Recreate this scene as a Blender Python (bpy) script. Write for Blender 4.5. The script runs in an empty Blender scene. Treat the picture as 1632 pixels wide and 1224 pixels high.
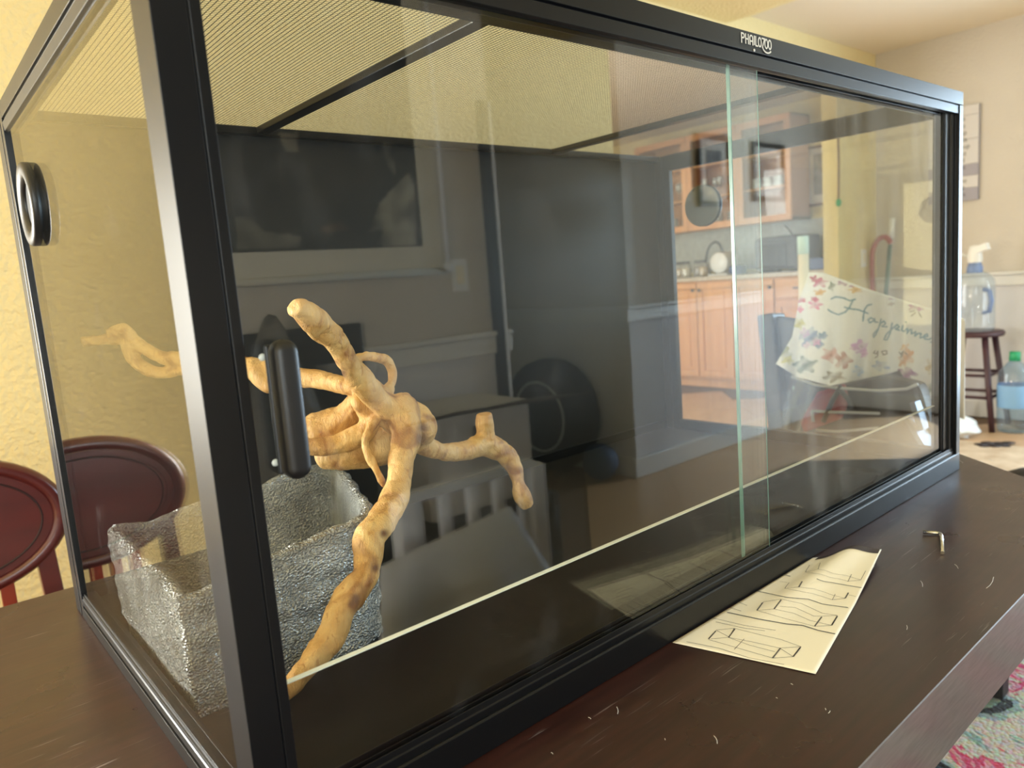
import bpy, bmesh, math, random
import numpy as np
from mathutils import Vector, Matrix, noise

C = bpy.context.scene.collection
random.seed(7)
rng = np.random.default_rng(7)
PI = math.pi
T = 0.74                       # height of the table top above the floor

# ------------------------------------------------------------------ camera
CAMP = (-0.13803, -0.44867, 0.37919)
YAW, PITCH, ROLL, FPX = 0.69902, -0.14195, -0.076165, 1174.31
def cam_axes():
    a, b, c = YAW, PITCH, ROLL
    fwd = Vector((math.sin(a)*math.cos(b), math.cos(a)*math.cos(b), math.sin(b)))
    right = Vector((math.cos(a), -math.sin(a), 0)); up = right.cross(fwd)
    r2 = right*math.cos(c) + up*math.sin(c); u2 = -right*math.sin(c) + up*math.cos(c)
    return r2, u2, fwd
RT, UP, FW = cam_axes()
cd = bpy.data.cameras.new('camera'); cam = bpy.data.objects.new('camera', cd); C.objects.link(cam)
M = Matrix.Identity(4)
for i in range(3):
    M[i][0] = RT[i]; M[i][1] = UP[i]; M[i][2] = -FW[i]
M[0][3], M[1][3], M[2][3] = CAMP[0], CAMP[1], CAMP[2] + T
cam.matrix_world = M
cd.sensor_width = 36; cd.lens = FPX/1632*36; cd.clip_start = 0.02; cd.clip_end = 60
cd.dof.use_dof = True; cd.dof.focus_distance = 0.72; cd.dof.aperture_fstop = 7.5
bpy.context.scene.camera = cam

# ------------------------------------------------------------------ world, exposure, light
sc = bpy.context.scene
w = bpy.data.worlds.new('world'); sc.world = w; w.use_nodes = True
w.node_tree.nodes['Background'].inputs[0].default_value = (0.75, 0.86, 1.0, 1)
w.node_tree.nodes['Background'].inputs[1].default_value = 1.0
sc.view_settings.view_transform = 'Standard'; sc.view_settings.look = 'None'
sc.view_settings.exposure = -0.35; sc.view_settings.gamma = 1; sc.view_settings.use_curve_mapping = False
sc.cycles.max_bounces = 10; sc.cycles.transparent_max_bounces = 40
sc.cycles.sample_clamp_indirect = 6.0

def area(name, loc, look, sx, sy, power, col=(1, 1, 1)):
    l = bpy.data.lights.new(name, 'AREA'); l.shape = 'RECTANGLE'; l.size = sx; l.size_y = sy
    l.energy = power; l.color = col
    o = bpy.data.objects.new(name, l); C.objects.link(o); o.location = loc
    d = Vector(look) - Vector(loc); o.rotation_euler = d.to_track_quat('-Z', 'Y').to_euler()
    return o
# daylight through the windows; the left and back windows are added for light
area('window_daylight_front', (-0.90, -1.76, 1.45), (-0.90, 0, 1.35), 1.3, 1.25, 52, (0.90, 0.97, 1.0))
area('window_daylight_right', (5.27, -0.80, 1.10), (0, -0.80, 1.10), 1.3, 1.8, 340, (0.62, 0.80, 1.0))
area('window_daylight_left', (-2.47, 0.1, 1.45), (0, -0.1, 1.4), 1.5, 1.3, 18, (1.0, 0.90, 0.72))  # unseen side window, put in to light the front wall
area('window_daylight_back', (-1.65, 1.91, 1.10), (-1.2, -1, 1.20), 1.3, 0.75, 350, (1.0, 0.97, 0.92))  # window added out of view to brighten the front wall mirrored in the doors
area('window_daylight_kitchen', (2.02, 4.0, 1.30), (6, 3.5, 1.0), 2.2, 2.0, 130, (1.0, 0.95, 0.88))

# ------------------------------------------------------------------ helpers
def lin(c):
    c = c/255.0
    return c/12.92 if c <= 0.04045 else ((c+0.055)/1.055)**2.4
def rgb(r, g, b): return (lin(r), lin(g), lin(b), 1)

def ray(px, py):
    return RT*((px-816)/FPX) - UP*((py-612)/FPX) + FW
def at(px, py, ax, val):
    """pixel -> 3-D point on the plane axis=val (table coordinates, z from table top); returns world point"""
    d = ray(px, py); k = (val-CAMP[ax])/d[ax]
    return Vector((CAMP[0]+k*d[0], CAMP[1]+k*d[1], CAMP[2]+k*d[2]+T))
def depth_of(p):
    return (Vector(p)-Vector((CAMP[0], CAMP[1], CAMP[2]+T))).dot(FW)
YM = 0.0085
def mirrored(px, py, yw):
    """where a thing seen mirrored in the front doors really stands, on the plane y=yw"""
    q = at(px, py, 1, 2*YM-yw); return Vector((q[0], yw, q[2]))

class MB:
    def __init__(s): s.v = []; s.f = []; s.sm = []
    def add(s, v, f, smooth=False):
        n = len(s.v); s.v += [tuple(p) for p in v]; s.f += [tuple(i+n for i in q) for q in f]; s.sm += [smooth]*len(f); return s
    def box(s, x0, x1, y0, y1, z0, z1):
        v = [(x, y, z) for x in (x0, x1) for y in (y0, y1) for z in (z0, z1)]
        return s.add(v, [(0, 1, 3, 2), (4, 6, 7, 5), (0, 4, 5, 1), (2, 3, 7, 6), (0, 2, 6, 4), (1, 5, 7, 3)])
    def bar(s, a, b, wx, wz, up=(0, 0, 1)):
        a = Vector(a); b = Vector(b); d = (b-a).normalized(); u = Vector(up)
        if abs(d.dot(u)) > .95: u = Vector((0, 1, 0))
        r = d.cross(u).normalized(); u = r.cross(d)
        v = [p + r*(i*wx/2) + u*(j*wz/2) for p in (a, b) for i, j in ((-1, -1), (1, -1), (1, 1), (-1, 1))]
        return s.add(v, [(3, 2, 1, 0), (4, 5, 6, 7), (0, 1, 5, 4), (1, 2, 6, 5), (2, 3, 7, 6), (3, 0, 4, 7)])
    def tube(s, pts, r, seg=10, caps=True):
        pts = [Vector(p) for p in pts]; n = len(pts)
        rr = r if isinstance(r, (list, tuple)) else [r]*n
        t0 = (pts[1]-pts[0]).normalized(); u = Vector((0, 0, 1))
        if abs(t0.dot(u)) > .9: u = Vector((1, 0, 0))
        v = []; f = []
        for i, p in enumerate(pts):
            t = (pts[min(i+1, n-1)]-pts[max(i-1, 0)]).normalized()
            x = (u - t*u.dot(t)).normalized(); u = x; y = t.cross(x)
            for k in range(seg):
                a = 2*PI*k/seg; v.append(p + (x*math.cos(a)+y*math.sin(a))*rr[i])
        for i in range(n-1):
            for k in range(seg):
                f.append((i*seg+k, i*seg+(k+1) % seg, (i+1)*seg+(k+1) % seg, (i+1)*seg+k))
        s.add(v, f, True)
        if caps:
            s.add(v[:seg], [tuple(range(seg-1, -1, -1))]); s.add(v[-seg:], [tuple(range(seg))])
        return s
    def lathe(s, prof, c=(0, 0, 0), seg=24, axis='z', smooth=True):
        v = []; f = []; n = len(prof)
        for r, h in prof:
            for k in range(seg):
                a = 2*PI*k/seg; q = (r*math.cos(a), r*math.sin(a), h)
                if axis == 'x': q = (h, q[0], q[1])
                elif axis == 'y': q = (q[0], h, q[1])
                v.append((q[0]+c[0], q[1]+c[1], q[2]+c[2]))
        for i in range(n-1):
            for k in range(seg):
                f.append((i*seg+k, i*seg+(k+1) % seg, (i+1)*seg+(k+1) % seg, (i+1)*seg+k))
        return s.add(v, f, smooth)
    def prism(s, poly, a0, a1, axis):
        """poly of 2-D points extruded along axis from a0 to a1"""
        def P(p, a): return {'x': (a, p[0], p[1]), 'y': (p[0], a, p[1]), 'z': (p[0], p[1], a)}[axis]
        n = len(poly); v = [P(p, a0) for p in poly] + [P(p, a1) for p in poly]
        f = [tuple(range(n-1, -1, -1)), tuple(range(n, 2*n))] + [(i, (i+1) % n, n+(i+1) % n, n+i) for i in range(n)]
        return s.add(v, f)
    def ball(s, c, r, seg=16, sq=(1, 1, 1)):
        v = []; f = []; R = seg//2
        for i in range(R+1):
            th = PI*i/R
            for k in range(seg):
                a = 2*PI*k/seg
                v.append((c[0]+r*sq[0]*math.sin(th)*math.cos(a), c[1]+r*sq[1]*math.sin(th)*math.sin(a), c[2]+r*sq[2]*math.cos(th)))
        for i in range(R):
            for k in range(seg):
                f.append((i*seg+k, (i+1)*seg+k, (i+1)*seg+(k+1) % seg, i*seg+(k+1) % seg))
        return s.add(v, f, True)
    def mesh(s, name, fix=True):
        me = bpy.data.meshes.new(name); me.from_pydata(s.v, [], s.f); me.update()
        me.polygons.foreach_set('use_smooth', s.sm)
        if fix:
            bm = bmesh.new(); bm.from_mesh(me); bmesh.ops.remove_doubles(bm, verts=bm.verts, dist=1e-6)
            bmesh.ops.recalc_face_normals(bm, faces=bm.faces); bm.to_mesh(me); bm.free()
        return me
    def build(s, name, m, parent=None, bevel=0, fix=True, local=False):
        return link(name, s.mesh(name, fix), m, parent, bevel, local)

def wloc(o):
    p = Vector((0, 0, 0))
    while o is not None: p += o.location; o = o.parent
    return p
def link(name, me, m, parent=None, bevel=0, local=False):
    o = bpy.data.objects.new(name, me); C.objects.link(o)
    if m: me.materials.append(m)
    if parent is not None:
        o.parent = parent
        if not local: o.location = -wloc(parent)
    elif not local:
        co = np.empty(len(me.vertices)*3); me.vertices.foreach_get('co', co); co = co.reshape(-1, 3)
        c = (co.min(0)+co.max(0))/2; c[2] = co[:, 2].min()
        me.transform(Matrix.Translation(-Vector(c))); o.location = c
    if bevel:
        b = o.modifiers.new('bevel', 'BEVEL'); b.width = bevel; b.segments = 2; b.limit_method = 'ANGLE'
        b.angle_limit = 0.7
    return o
def tag(o, label, cat, group=None, kind=None):
    o['label'] = label; o['category'] = cat
    if group: o['group'] = group
    if kind: o['kind'] = kind
    return o
def thing(name, label, cat, loc=(0, 0, 0), group=None):
    o = bpy.data.objects.new(name, None); C.objects.link(o); o.location = loc; o.empty_display_size = .05
    return tag(o, label, cat, group)
def struct(name, mb, m, parent=None, **k):
    o = mb.build(name, m, parent, **k)
    if parent is None: o['kind'] = 'structure'
    return o
def copy_tree(o, loc=None, rz=None, label=None, parent=None):
    c = o.copy(); C.objects.link(c)
    if parent is not None: c.parent = parent
    if loc is not None: c.location = loc
    if rz is not None: c.rotation_euler = (0, 0, rz)
    if label: c['label'] = label
    for ch in list(o.children): copy_tree(ch, parent=c)
    return c

# ------------------------------------------------------------------ materials
def nt(name):
    m = bpy.data.materials.new(name); m.use_nodes = True
    n = m.node_tree.nodes; l = m.node_tree.links; return m, n, l, n['Principled BSDF']
def mat(name, col, rough=.5, metal=0, spec=.5, var=None, bump=None, stretch=None, coat=0, attr=None, rvar=None):
    m, n, l, b = nt(name)
    b.inputs['Base Color'].default_value = col; b.inputs['Roughness'].default_value = rough
    b.inputs['Metallic'].default_value = metal; b.inputs['Specular IOR Level'].default_value = spec
    if coat: b.inputs['Coat Weight'].default_value = coat; b.inputs['Coat Roughness'].default_value = .15
    tc = n.new('ShaderNodeTexCoord'); mp = n.new('ShaderNodeMapping')
    l.new(tc.outputs['Object'], mp.inputs[0])
    if stretch: mp.inputs['Scale'].default_value = stretch
    if var:
        col2, sc_, amt = var
        t = n.new('ShaderNodeTexNoise'); t.inputs['Scale'].default_value = sc_; t.inputs['Detail'].default_value = 6
        l.new(mp.outputs[0], t.inputs['Vector'])
        r = n.new('ShaderNodeValToRGB'); r.color_ramp.elements[0].position = .5-amt; r.color_ramp.elements[1].position = .5+amt
        r.color_ramp.elements[0].color = col; r.color_ramp.elements[1].color = col2
        l.new(t.outputs[0], r.inputs[0]); l.new(r.outputs[0], b.inputs['Base Color'])
    if attr:
        a = n.new('ShaderNodeAttribute'); a.attribute_name = attr; l.new(a.outputs['Color'], b.inputs['Base Color'])
    if rvar:
        t = n.new('ShaderNodeTexNoise'); t.inputs['Scale'].default_value = rvar[0]; t.inputs['Detail'].default_value = 5
        l.new(mp.outputs[0], t.inputs['Vector'])
        r = n.new('ShaderNodeMapRange'); r.inputs[1].default_value = .35; r.inputs[2].default_value = .65
        r.inputs[3].default_value = rvar[1]; r.inputs[4].default_value = rvar[2]
        l.new(t.outputs[0], r.inputs[0]); l.new(r.outputs[0], b.inputs['Roughness'])
    if bump:
        t = n.new('ShaderNodeTexNoise'); t.inputs['Scale'].default_value = bump[0]; t.inputs['Detail'].default_value = bump[3] if len(bump) > 3 else 3
        l.new(mp.outputs[0], t.inputs['Vector'])
        bp = n.new('ShaderNodeBump'); bp.inputs['Strength'].default_value = bump[1]; bp.inputs['Distance'].default_value = bump[2]
        l.new(t.outputs[0], bp.inputs['Height']); l.new(bp.outputs[0], b.inputs['Normal'])
    return m
def pane(name, tint=(.97, .985, .975, 1), f0=.042, smudge=0, sm_scale=(6, 6, 6), sm_lo=.55, sm_hi=.8, dust=(.85, .88, .95, 1)):
    """clear sheet glass: mirror share grows towards grazing; transmits straight on"""
    m = bpy.data.materials.new(name); m.use_nodes = True; n = m.node_tree.nodes; l = m.node_tree.links
    n.remove(n['Principled BSDF']); out = n['Material Output']
    lw = n.new('ShaderNodeLayerWeight'); lw.inputs[0].default_value = .5
    p = n.new('ShaderNodeMath'); p.operation = 'POWER'; p.inputs[1].default_value = 5; l.new(lw.outputs['Facing'], p.inputs[0])
    k = n.new('ShaderNodeMath'); k.operation = 'MULTIPLY_ADD'; k.inputs[1].default_value = 1-f0; k.inputs[2].default_value = f0
    l.new(p.outputs[0], k.inputs[0])
    tr = n.new('ShaderNodeBsdfTransparent'); tr.inputs[0].default_value = tint
    gl = n.new('ShaderNodeBsdfGlossy'); gl.inputs['Roughness'].default_value = 0
    mx = n.new('ShaderNodeMixShader'); l.new(k.outputs[0], mx.inputs[0]); l.new(tr.outputs[0], mx.inputs[1]); l.new(gl.outputs[0], mx.inputs[2])
    last = mx
    if smudge:
        tc = n.new('ShaderNodeTexCoord'); mp = n.new('ShaderNodeMapping'); mp.inputs['Scale'].default_value = sm_scale
        l.new(tc.outputs['Object'], mp.inputs[0])
        t = n.new('ShaderNodeTexNoise'); t.inputs['Scale'].default_value = 1; t.inputs['Detail'].default_value = 5; t.inputs['Roughness'].default_value = .6
        l.new(mp.outputs[0], t.inputs['Vector'])
        r = n.new('ShaderNodeMapRange'); r.inputs[1].default_value = sm_lo; r.inputs[2].default_value = sm_hi
        r.inputs[3].default_value = 0; r.inputs[4].default_value = smudge; l.new(t.outputs[0], r.inputs[0])
        df = n.new('ShaderNodeBsdfDiffuse'); df.inputs[0].default_value = dust
        m2 = n.new('ShaderNodeMixShader'); l.new(r.outputs[0], m2.inputs[0]); l.new(mx.outputs[0], m2.inputs[1]); l.new(df.outputs[0], m2.inputs[2]); last = m2
    l.new(last.outputs[0], out.inputs[0]); return m

K = {}
K['wall'] = mat('wall_paint', rgb(229, 211, 160), .75, var=(rgb(223, 204, 152), 3, .3), bump=(75, 1.0, .008, 2), spec=.25)
K['beige'] = mat('beige_wall_paint', rgb(206, 198, 186), .75, var=(rgb(200, 192, 180), 3, .3), bump=(90, .9, .004, 2), spec=.25)  # beige version of the wall colour, for the right, front and passage walls
K['wainscot'] = mat('wainscot_paint', rgb(214, 212, 214), .6, bump=(90, .5, .003, 2), spec=.3)
K['rail'] = mat('rail_white', rgb(222, 220, 216), .4)
K['ceil'] = mat('ceiling_paint', rgb(226, 214, 192), .85, bump=(60, .5, .003, 2), spec=.2)
K['tile'] = mat('floor_tile', rgb(186, 148, 110), .38, var=(rgb(205, 168, 128), 5, .3))
K['grout'] = mat('floor_grout', rgb(110, 88, 68), .8)
K['black'] = mat('black_powder_coat', rgb(13, 14, 17), .32, spec=.28)
K['blackpvc'] = mat('black_board', rgb(30, 30, 31), .5, spec=.35)
K['blackplas'] = mat('black_plastic', rgb(14, 15, 18), .42)
K['wire'] = mat('black_wire', rgb(26, 25, 24), .5)
K['chrome'] = mat('chrome', rgb(222, 222, 224), .16, metal=1)
K['logo'] = mat('printed_logo', rgb(214, 212, 204), .5)
K['glass'] = pane('clear_glass', f0=.06, smudge=.02, sm_scale=(14, 14, 9))
K['glass_end'] = pane('clear_glass_end', smudge=.05, sm_scale=(18, 14, 10), sm_lo=.62, sm_hi=.9)
K['glass_film'] = pane('filmed_glass', tint=(.94, .96, .96, 1), f0=.055, smudge=.13, sm_scale=(20, 16, 4), sm_lo=.5, sm_hi=.85)
K['glass_edge'] = mat('green_glass_edge', rgb(104, 142, 132), .25, spec=.6)
K['guard'] = pane('guard_glass', tint=(.86, .86, .86, 1), f0=.05, smudge=.02, sm_scale=(14, 14, 9))
K['frost'] = mat('ground_glass_edge', rgb(222, 226, 220), .4, spec=.8)
K['window_glass'] = pane('window_glass')
def table_mat():
    m, n, l, b = nt('espresso_wood')
    tc = n.new('ShaderNodeTexCoord')
    def noise_(scale, st, det=6):
        mp = n.new('ShaderNodeMapping'); mp.inputs['Scale'].default_value = st; l.new(tc.outputs['Object'], mp.inputs[0])
        t = n.new('ShaderNodeTexNoise'); t.inputs['Scale'].default_value = scale; t.inputs['Detail'].default_value = det
        l.new(mp.outputs[0], t.inputs['Vector']); return t
    g = noise_(10, (1, 14, 6))
    r = n.new('ShaderNodeValToRGB'); e = r.color_ramp.elements
    e[0].position = .3; e[0].color = rgb(36, 16, 14); e[1].position = .72; e[1].color = rgb(55, 27, 23)
    l.new(g.outputs[0], r.inputs[0])
    # fine pale scratches, in patches
    s = noise_(9, (1, 1, 1), 2)
    def lines(rot, st, lo, hi):
        mp = n.new('ShaderNodeMapping'); mp.inputs['Rotation'].default_value = (0, 0, rot); mp.inputs['Scale'].default_value = st
        l.new(tc.outputs['Object'], mp.inputs[0])
        t = n.new('ShaderNodeTexNoise'); t.inputs['Scale'].default_value = 1; t.inputs['Detail'].default_value = 2; l.new(mp.outputs[0], t.inputs['Vector'])
        a = n.new('ShaderNodeMapRange'); a.inputs[1].default_value = lo; a.inputs[2].default_value = hi; l.new(t.outputs[0], a.inputs[0]); return a
    la = lines(.9, (14, 420, 1), .68, .76); lb = lines(-.5, (18, 380, 1), .69, .77); lc_ = lines(2.2, (9, 300, 1), .71, .78)
    m1 = n.new('ShaderNodeMath'); m1.operation = 'MAXIMUM'; l.new(la.outputs[0], m1.inputs[0]); l.new(lb.outputs[0], m1.inputs[1])
    m3 = n.new('ShaderNodeMath'); m3.operation = 'MAXIMUM'; l.new(m1.outputs[0], m3.inputs[0]); l.new(lc_.outputs[0], m3.inputs[1])
    a2 = n.new('ShaderNodeMapRange'); a2.inputs[1].default_value = .50; a2.inputs[2].default_value = .62; l.new(s.outputs[0], a2.inputs[0])
    mu = n.new('ShaderNodeMath'); mu.operation = 'MULTIPLY'; l.new(m3.outputs[0], mu.inputs[0]); l.new(a2.outputs[0], mu.inputs[1])
    mu2 = n.new('ShaderNodeMath'); mu2.operation = 'MULTIPLY'; mu2.inputs[1].default_value = .42; l.new(mu.outputs[0], mu2.inputs[0])
    mx = n.new('ShaderNodeMix'); mx.data_type = 'RGBA'; l.new(mu2.outputs[0], mx.inputs[0]); l.new(r.outputs[0], mx.inputs[6]); mx.inputs[7].default_value = rgb(170, 160, 162)
    l.new(mx.outputs[2], b.inputs['Base Color'])
    rr = noise_(7, (1, 1, 1), 6); q = n.new('ShaderNodeMapRange'); q.inputs[1].default_value = .3; q.inputs[2].default_value = .7
    q.inputs[3].default_value = .24; q.inputs[4].default_value = .38; l.new(rr.outputs[0], q.inputs[0]); l.new(q.outputs[0], b.inputs['Roughness'])
    b.inputs['Specular IOR Level'].default_value = .6
    return m
K['table'] = table_mat()
K['tableside'] = mat('espresso_edge', rgb(92, 86, 86), .42, var=(rgb(64, 58, 58), 30, .2), stretch=(1, 9, 9), spec=1.0, coat=.6)  # grey of the grazing sheen on the sides is mixed into this colour
K['paper'] = mat('leaflet_paper', rgb(238, 232, 214), .55)
K['ink'] = mat('grey_ink', rgb(92, 90, 88), .7)
K['darkink'] = mat('dark_ink', rgb(52, 40, 38), .6)
K['mahog'] = mat('mahogany', rgb(96, 34, 32), .34, var=(rgb(68, 24, 24), 7, .3), stretch=(1, 1, 3), coat=.4)
K['mahogslat'] = mat('mahogany_slat', rgb(140, 52, 32), .35)
K['line'] = mat('dark_inlay', rgb(40, 12, 12), .5)
K['cab'] = mat('maple_cabinet', rgb(222, 166, 112), .42, var=(rgb(206, 146, 94), 4, .3), stretch=(4, 4, .6))
K['cabin'] = mat('maple_inside', rgb(196, 142, 98), .5)
K['counter'] = mat('stone_counter', rgb(208, 196, 178), .3, var=(rgb(180, 168, 150), 40, .2))
K['splash'] = mat('backsplash', rgb(184, 186, 178), .5, var=(rgb(160, 162, 154), 22, .3))
K['grey'] = mat('grey_appliance', rgb(84, 86, 92), .55, spec=.3)
K['blue'] = mat('blue_plastic', rgb(52, 80, 130), .4)
K['white'] = mat('white_plastic', rgb(232, 232, 228), .4)
K['mint'] = mat('mint_plastic', rgb(196, 222, 208), .4)
K['cream'] = mat('cream_plastic', rgb(240, 228, 196), .4)
K['clear'] = pane('clear_tumbler', tint=(.9, .9, .88, 1), f0=.12, smudge=.45, sm_scale=(60, 60, 25), sm_lo=.4, sm_hi=.7, dust=(1, .98, .92, 1))
K['bottle'] = pane('blue_tinted_plastic', tint=(.86, .92, .97, 1), f0=.07, smudge=.16, sm_scale=(9, 9, 5), sm_lo=.35, sm_hi=.75)
K['bluebottle'] = pane('blue_water_bottle', tint=(.74, .87, .96, 1), f0=.06, smudge=.22, sm_scale=(9, 9, 5), sm_lo=.35, sm_hi=.75)
K['paleblue'] = mat('pale_blue_plastic', rgb(120, 142, 186), .4)
K['green'] = mat('green_cap', rgb(40, 160, 110), .4)
K['stool'] = mat('dark_stool_wood', rgb(70, 44, 52), .4)
K['darkframe'] = mat('dark_frame', rgb(22, 21, 22), .35)
K['brownframe'] = mat('brown_frame', rgb(92, 58, 52), .4)
K['mat'] = mat('picture_mat', rgb(214, 208, 200), .7)
K['print'] = mat('grey_print', rgb(92, 92, 94), .6, var=(rgb(160, 158, 154), 14, .2))
K['plaque'] = mat('plaque_pale', rgb(208, 204, 202), .6)
K['plaqueg'] = mat('plaque_grey', rgb(160, 156, 166), .6)
K['red'] = mat('red_handle', rgb(150, 34, 48), .4)
K['teal'] = mat('teal_handle', rgb(40, 104, 108), .4)
K['chairblack'] = mat('black_chair', rgb(26, 27, 32), .45)
K['piping'] = mat('white_piping', rgb(205, 205, 205), .5)
K['redcloth'] = mat('red_cloth', rgb(160, 62, 66), .8)
K['film'] = pane('crinkled_film', tint=(.86, .88, .88, 1), f0=.06, smudge=.35, sm_scale=(25, 25, 6), sm_lo=.35, sm_hi=.75)
K['cloth'] = mat('printed_cloth', (1, 1, 1, 1), .7, attr='print')
K['scroll'] = mat('scroll_cloth', rgb(214, 210, 196), .8)
K['scrollpic'] = mat('scroll_picture', (1, 1, 1, 1), .7, attr='print')
K['whitepaint'] = mat('white_paint', rgb(232, 234, 240), .4)
K['sheet'] = mat('white_sheet', rgb(232, 234, 240), .7)
K['card'] = mat('cardboard', rgb(74, 64, 56), .8)
K['cardw'] = mat('pale_carton', rgb(228, 224, 216), .7)
K['sack'] = mat('grey_sack', rgb(96, 93, 88), .5, bump=(8, 1, .05))
K['plasblack'] = mat('black_bag', rgb(44, 42, 40), .5, bump=(8, 1, .05))
K['navy'] = mat('navy_fabric', rgb(20, 24, 32), .7)
K['ballblue'] = mat('blue_ball', rgb(66, 88, 120), .6, spec=.2)
def resin_mat():
    m, n, l, b = nt('grey_resin'); tc = n.new('ShaderNodeTexCoord')
    t = n.new('ShaderNodeTexNoise'); t.inputs['Scale'].default_value = 16; t.inputs['Detail'].default_value = 6; l.new(tc.outputs['Object'], t.inputs['Vector'])
    r = n.new('ShaderNodeValToRGB'); e = r.color_ramp.elements; e[0].position = .3; e[0].color = rgb(140, 141, 142); e[1].position = .7; e[1].color = rgb(206, 209, 212)
    l.new(t.outputs[0], r.inputs[0]); l.new(r.outputs[0], b.inputs['Base Color'])
    v = n.new('ShaderNodeTexVoronoi'); v.inputs['Scale'].default_value = 420; l.new(tc.outputs['Object'], v.inputs['Vector'])
    t2 = n.new('ShaderNodeTexNoise'); t2.inputs['Scale'].default_value = 210; t2.inputs['Detail'].default_value = 4; l.new(tc.outputs['Object'], t2.inputs['Vector'])
    ad = n.new('ShaderNodeMath'); ad.operation = 'ADD'; l.new(v.outputs['Distance'], ad.inputs[0]); l.new(t2.outputs[0], ad.inputs[1])
    bp = n.new('ShaderNodeBump'); bp.inputs['Strength'].default_value = 1; bp.inputs['Distance'].default_value = .0035; l.new(ad.outputs[0], bp.inputs['Height']); l.new(bp.outputs[0], b.inputs['Normal'])
    b.inputs['Metallic'].default_value = .45; b.inputs['Roughness'].default_value = .24; b.inputs['Specular IOR Level'].default_value = .8
    return m
K['resin'] = resin_mat()
def wood_mat():
    m, n, l, b = nt('pale_driftwood'); tc = n.new('ShaderNodeTexCoord')
    def noi(sc_, det, dis=0, st=(1, 1, 1)):
        mp = n.new('ShaderNodeMapping'); mp.inputs['Scale'].default_value = st; l.new(tc.outputs['Object'], mp.inputs[0])
        t = n.new('ShaderNodeTexNoise'); t.inputs['Scale'].default_value = sc_; t.inputs['Detail'].default_value = det; t.inputs['Distortion'].default_value = dis
        l.new(mp.outputs[0], t.inputs['Vector']); return t
    t = noi(24, 8, 1.5)
    r = n.new('ShaderNodeValToRGB'); e = r.color_ramp.elements
    e[0].position = .30; e[0].color = rgb(150, 98, 50); e[1].position = .72; e[1].color = rgb(226, 188, 128)
    x = r.color_ramp.elements.new(.47); x.color = rgb(206, 160, 98)
    l.new(t.outputs[0], r.inputs[0])
    g = noi(9, 4, 2.5, (9, 9, 2.2)); gr = n.new('ShaderNodeMapRange'); gr.inputs[1].default_value = .60; gr.inputs[2].default_value = .66; gr.inputs[3].default_value = 0; gr.inputs[4].default_value = .55
    l.new(g.outputs[0], gr.inputs[0])
    m1 = n.new('ShaderNodeMix'); m1.data_type = 'RGBA'; l.new(gr.outputs[0], m1.inputs[0]); l.new(r.outputs[0], m1.inputs[6]); m1.inputs[7].default_value = rgb(164, 112, 62)
    a = n.new('ShaderNodeAttribute'); a.attribute_name = 'knot'
    m2 = n.new('ShaderNodeMix'); m2.data_type = 'RGBA'; l.new(a.outputs['Fac'], m2.inputs[0]); l.new(m1.outputs[2], m2.inputs[6]); m2.inputs[7].default_value = rgb(118, 78, 46)
    l.new(m2.outputs[2], b.inputs['Base Color'])
    t2 = noi(120, 6, .8); t3 = noi(30, 5, 3, (8, 8, 1.5))
    ad = n.new('ShaderNodeMath'); ad.operation = 'ADD'; l.new(t2.outputs[0], ad.inputs[0]); l.new(t3.outputs[0], ad.inputs[1])
    bp = n.new('ShaderNodeBump'); bp.inputs['Strength'].default_value = .8; bp.inputs['Distance'].default_value = .0022
    l.new(ad.outputs[0], bp.inputs['Height']); l.new(bp.outputs[0], b.inputs['Normal'])
    b.inputs['Roughness'].default_value = .5; b.inputs['Specular IOR Level'].default_value = .4
    return m
K['wood'] = wood_mat()
def rug_mat():
    m, n, l, b = nt('mottled_rug'); tc = n.new('ShaderNodeTexCoord')
    t = n.new('ShaderNodeTexNoise'); t.inputs['Scale'].default_value = 5.5; t.inputs['Detail'].default_value = 5; t.inputs['Distortion'].default_value = 1.0
    l.new(tc.outputs['Object'], t.inputs['Vector'])
    r = n.new('ShaderNodeValToRGB'); r.color_ramp.interpolation = 'CONSTANT'
    cols = [(0, (40, 42, 46)), (.38, (138, 160, 160)), (.45, (196, 190, 180)), (.53, (198, 74, 112)), (.57, (206, 150, 162)), (.62, (190, 190, 182)), (.70, (150, 170, 168))]
    e = r.color_ramp.elements; e[0].position = 0; e[0].color = rgb(*cols[0][1]); e[1].position = cols[1][0]; e[1].color = rgb(*cols[1][1])
    for p, c in cols[2:]: x = e.new(p); x.color = rgb(*c)
    l.new(t.outputs[0], r.inputs[0])
    v = n.new('ShaderNodeTexVoronoi'); v.inputs['Scale'].default_value = 120; l.new(tc.outputs['Object'], v.inputs['Vector'])
    mx = n.new('ShaderNodeMix'); mx.data_type = 'RGBA'; mx.blend_type = 'MULTIPLY'; mx.inputs[0].default_value = .35
    l.new(r.outputs[0], mx.inputs[6]); l.new(v.outputs['Color'], mx.inputs[7]); l.new(mx.outputs[2], b.inputs['Base Color'])
    bp = n.new('ShaderNodeBump'); bp.inputs['Strength'].default_value = 1; bp.inputs['Distance'].default_value = .006; bp.invert = True
    l.new(v.outputs['Distance'], bp.inputs['Height']); l.new(bp.outputs[0], b.inputs['Normal']); b.inputs['Roughness'].default_value = .95
    return m
K['rug'] = rug_mat()

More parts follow.
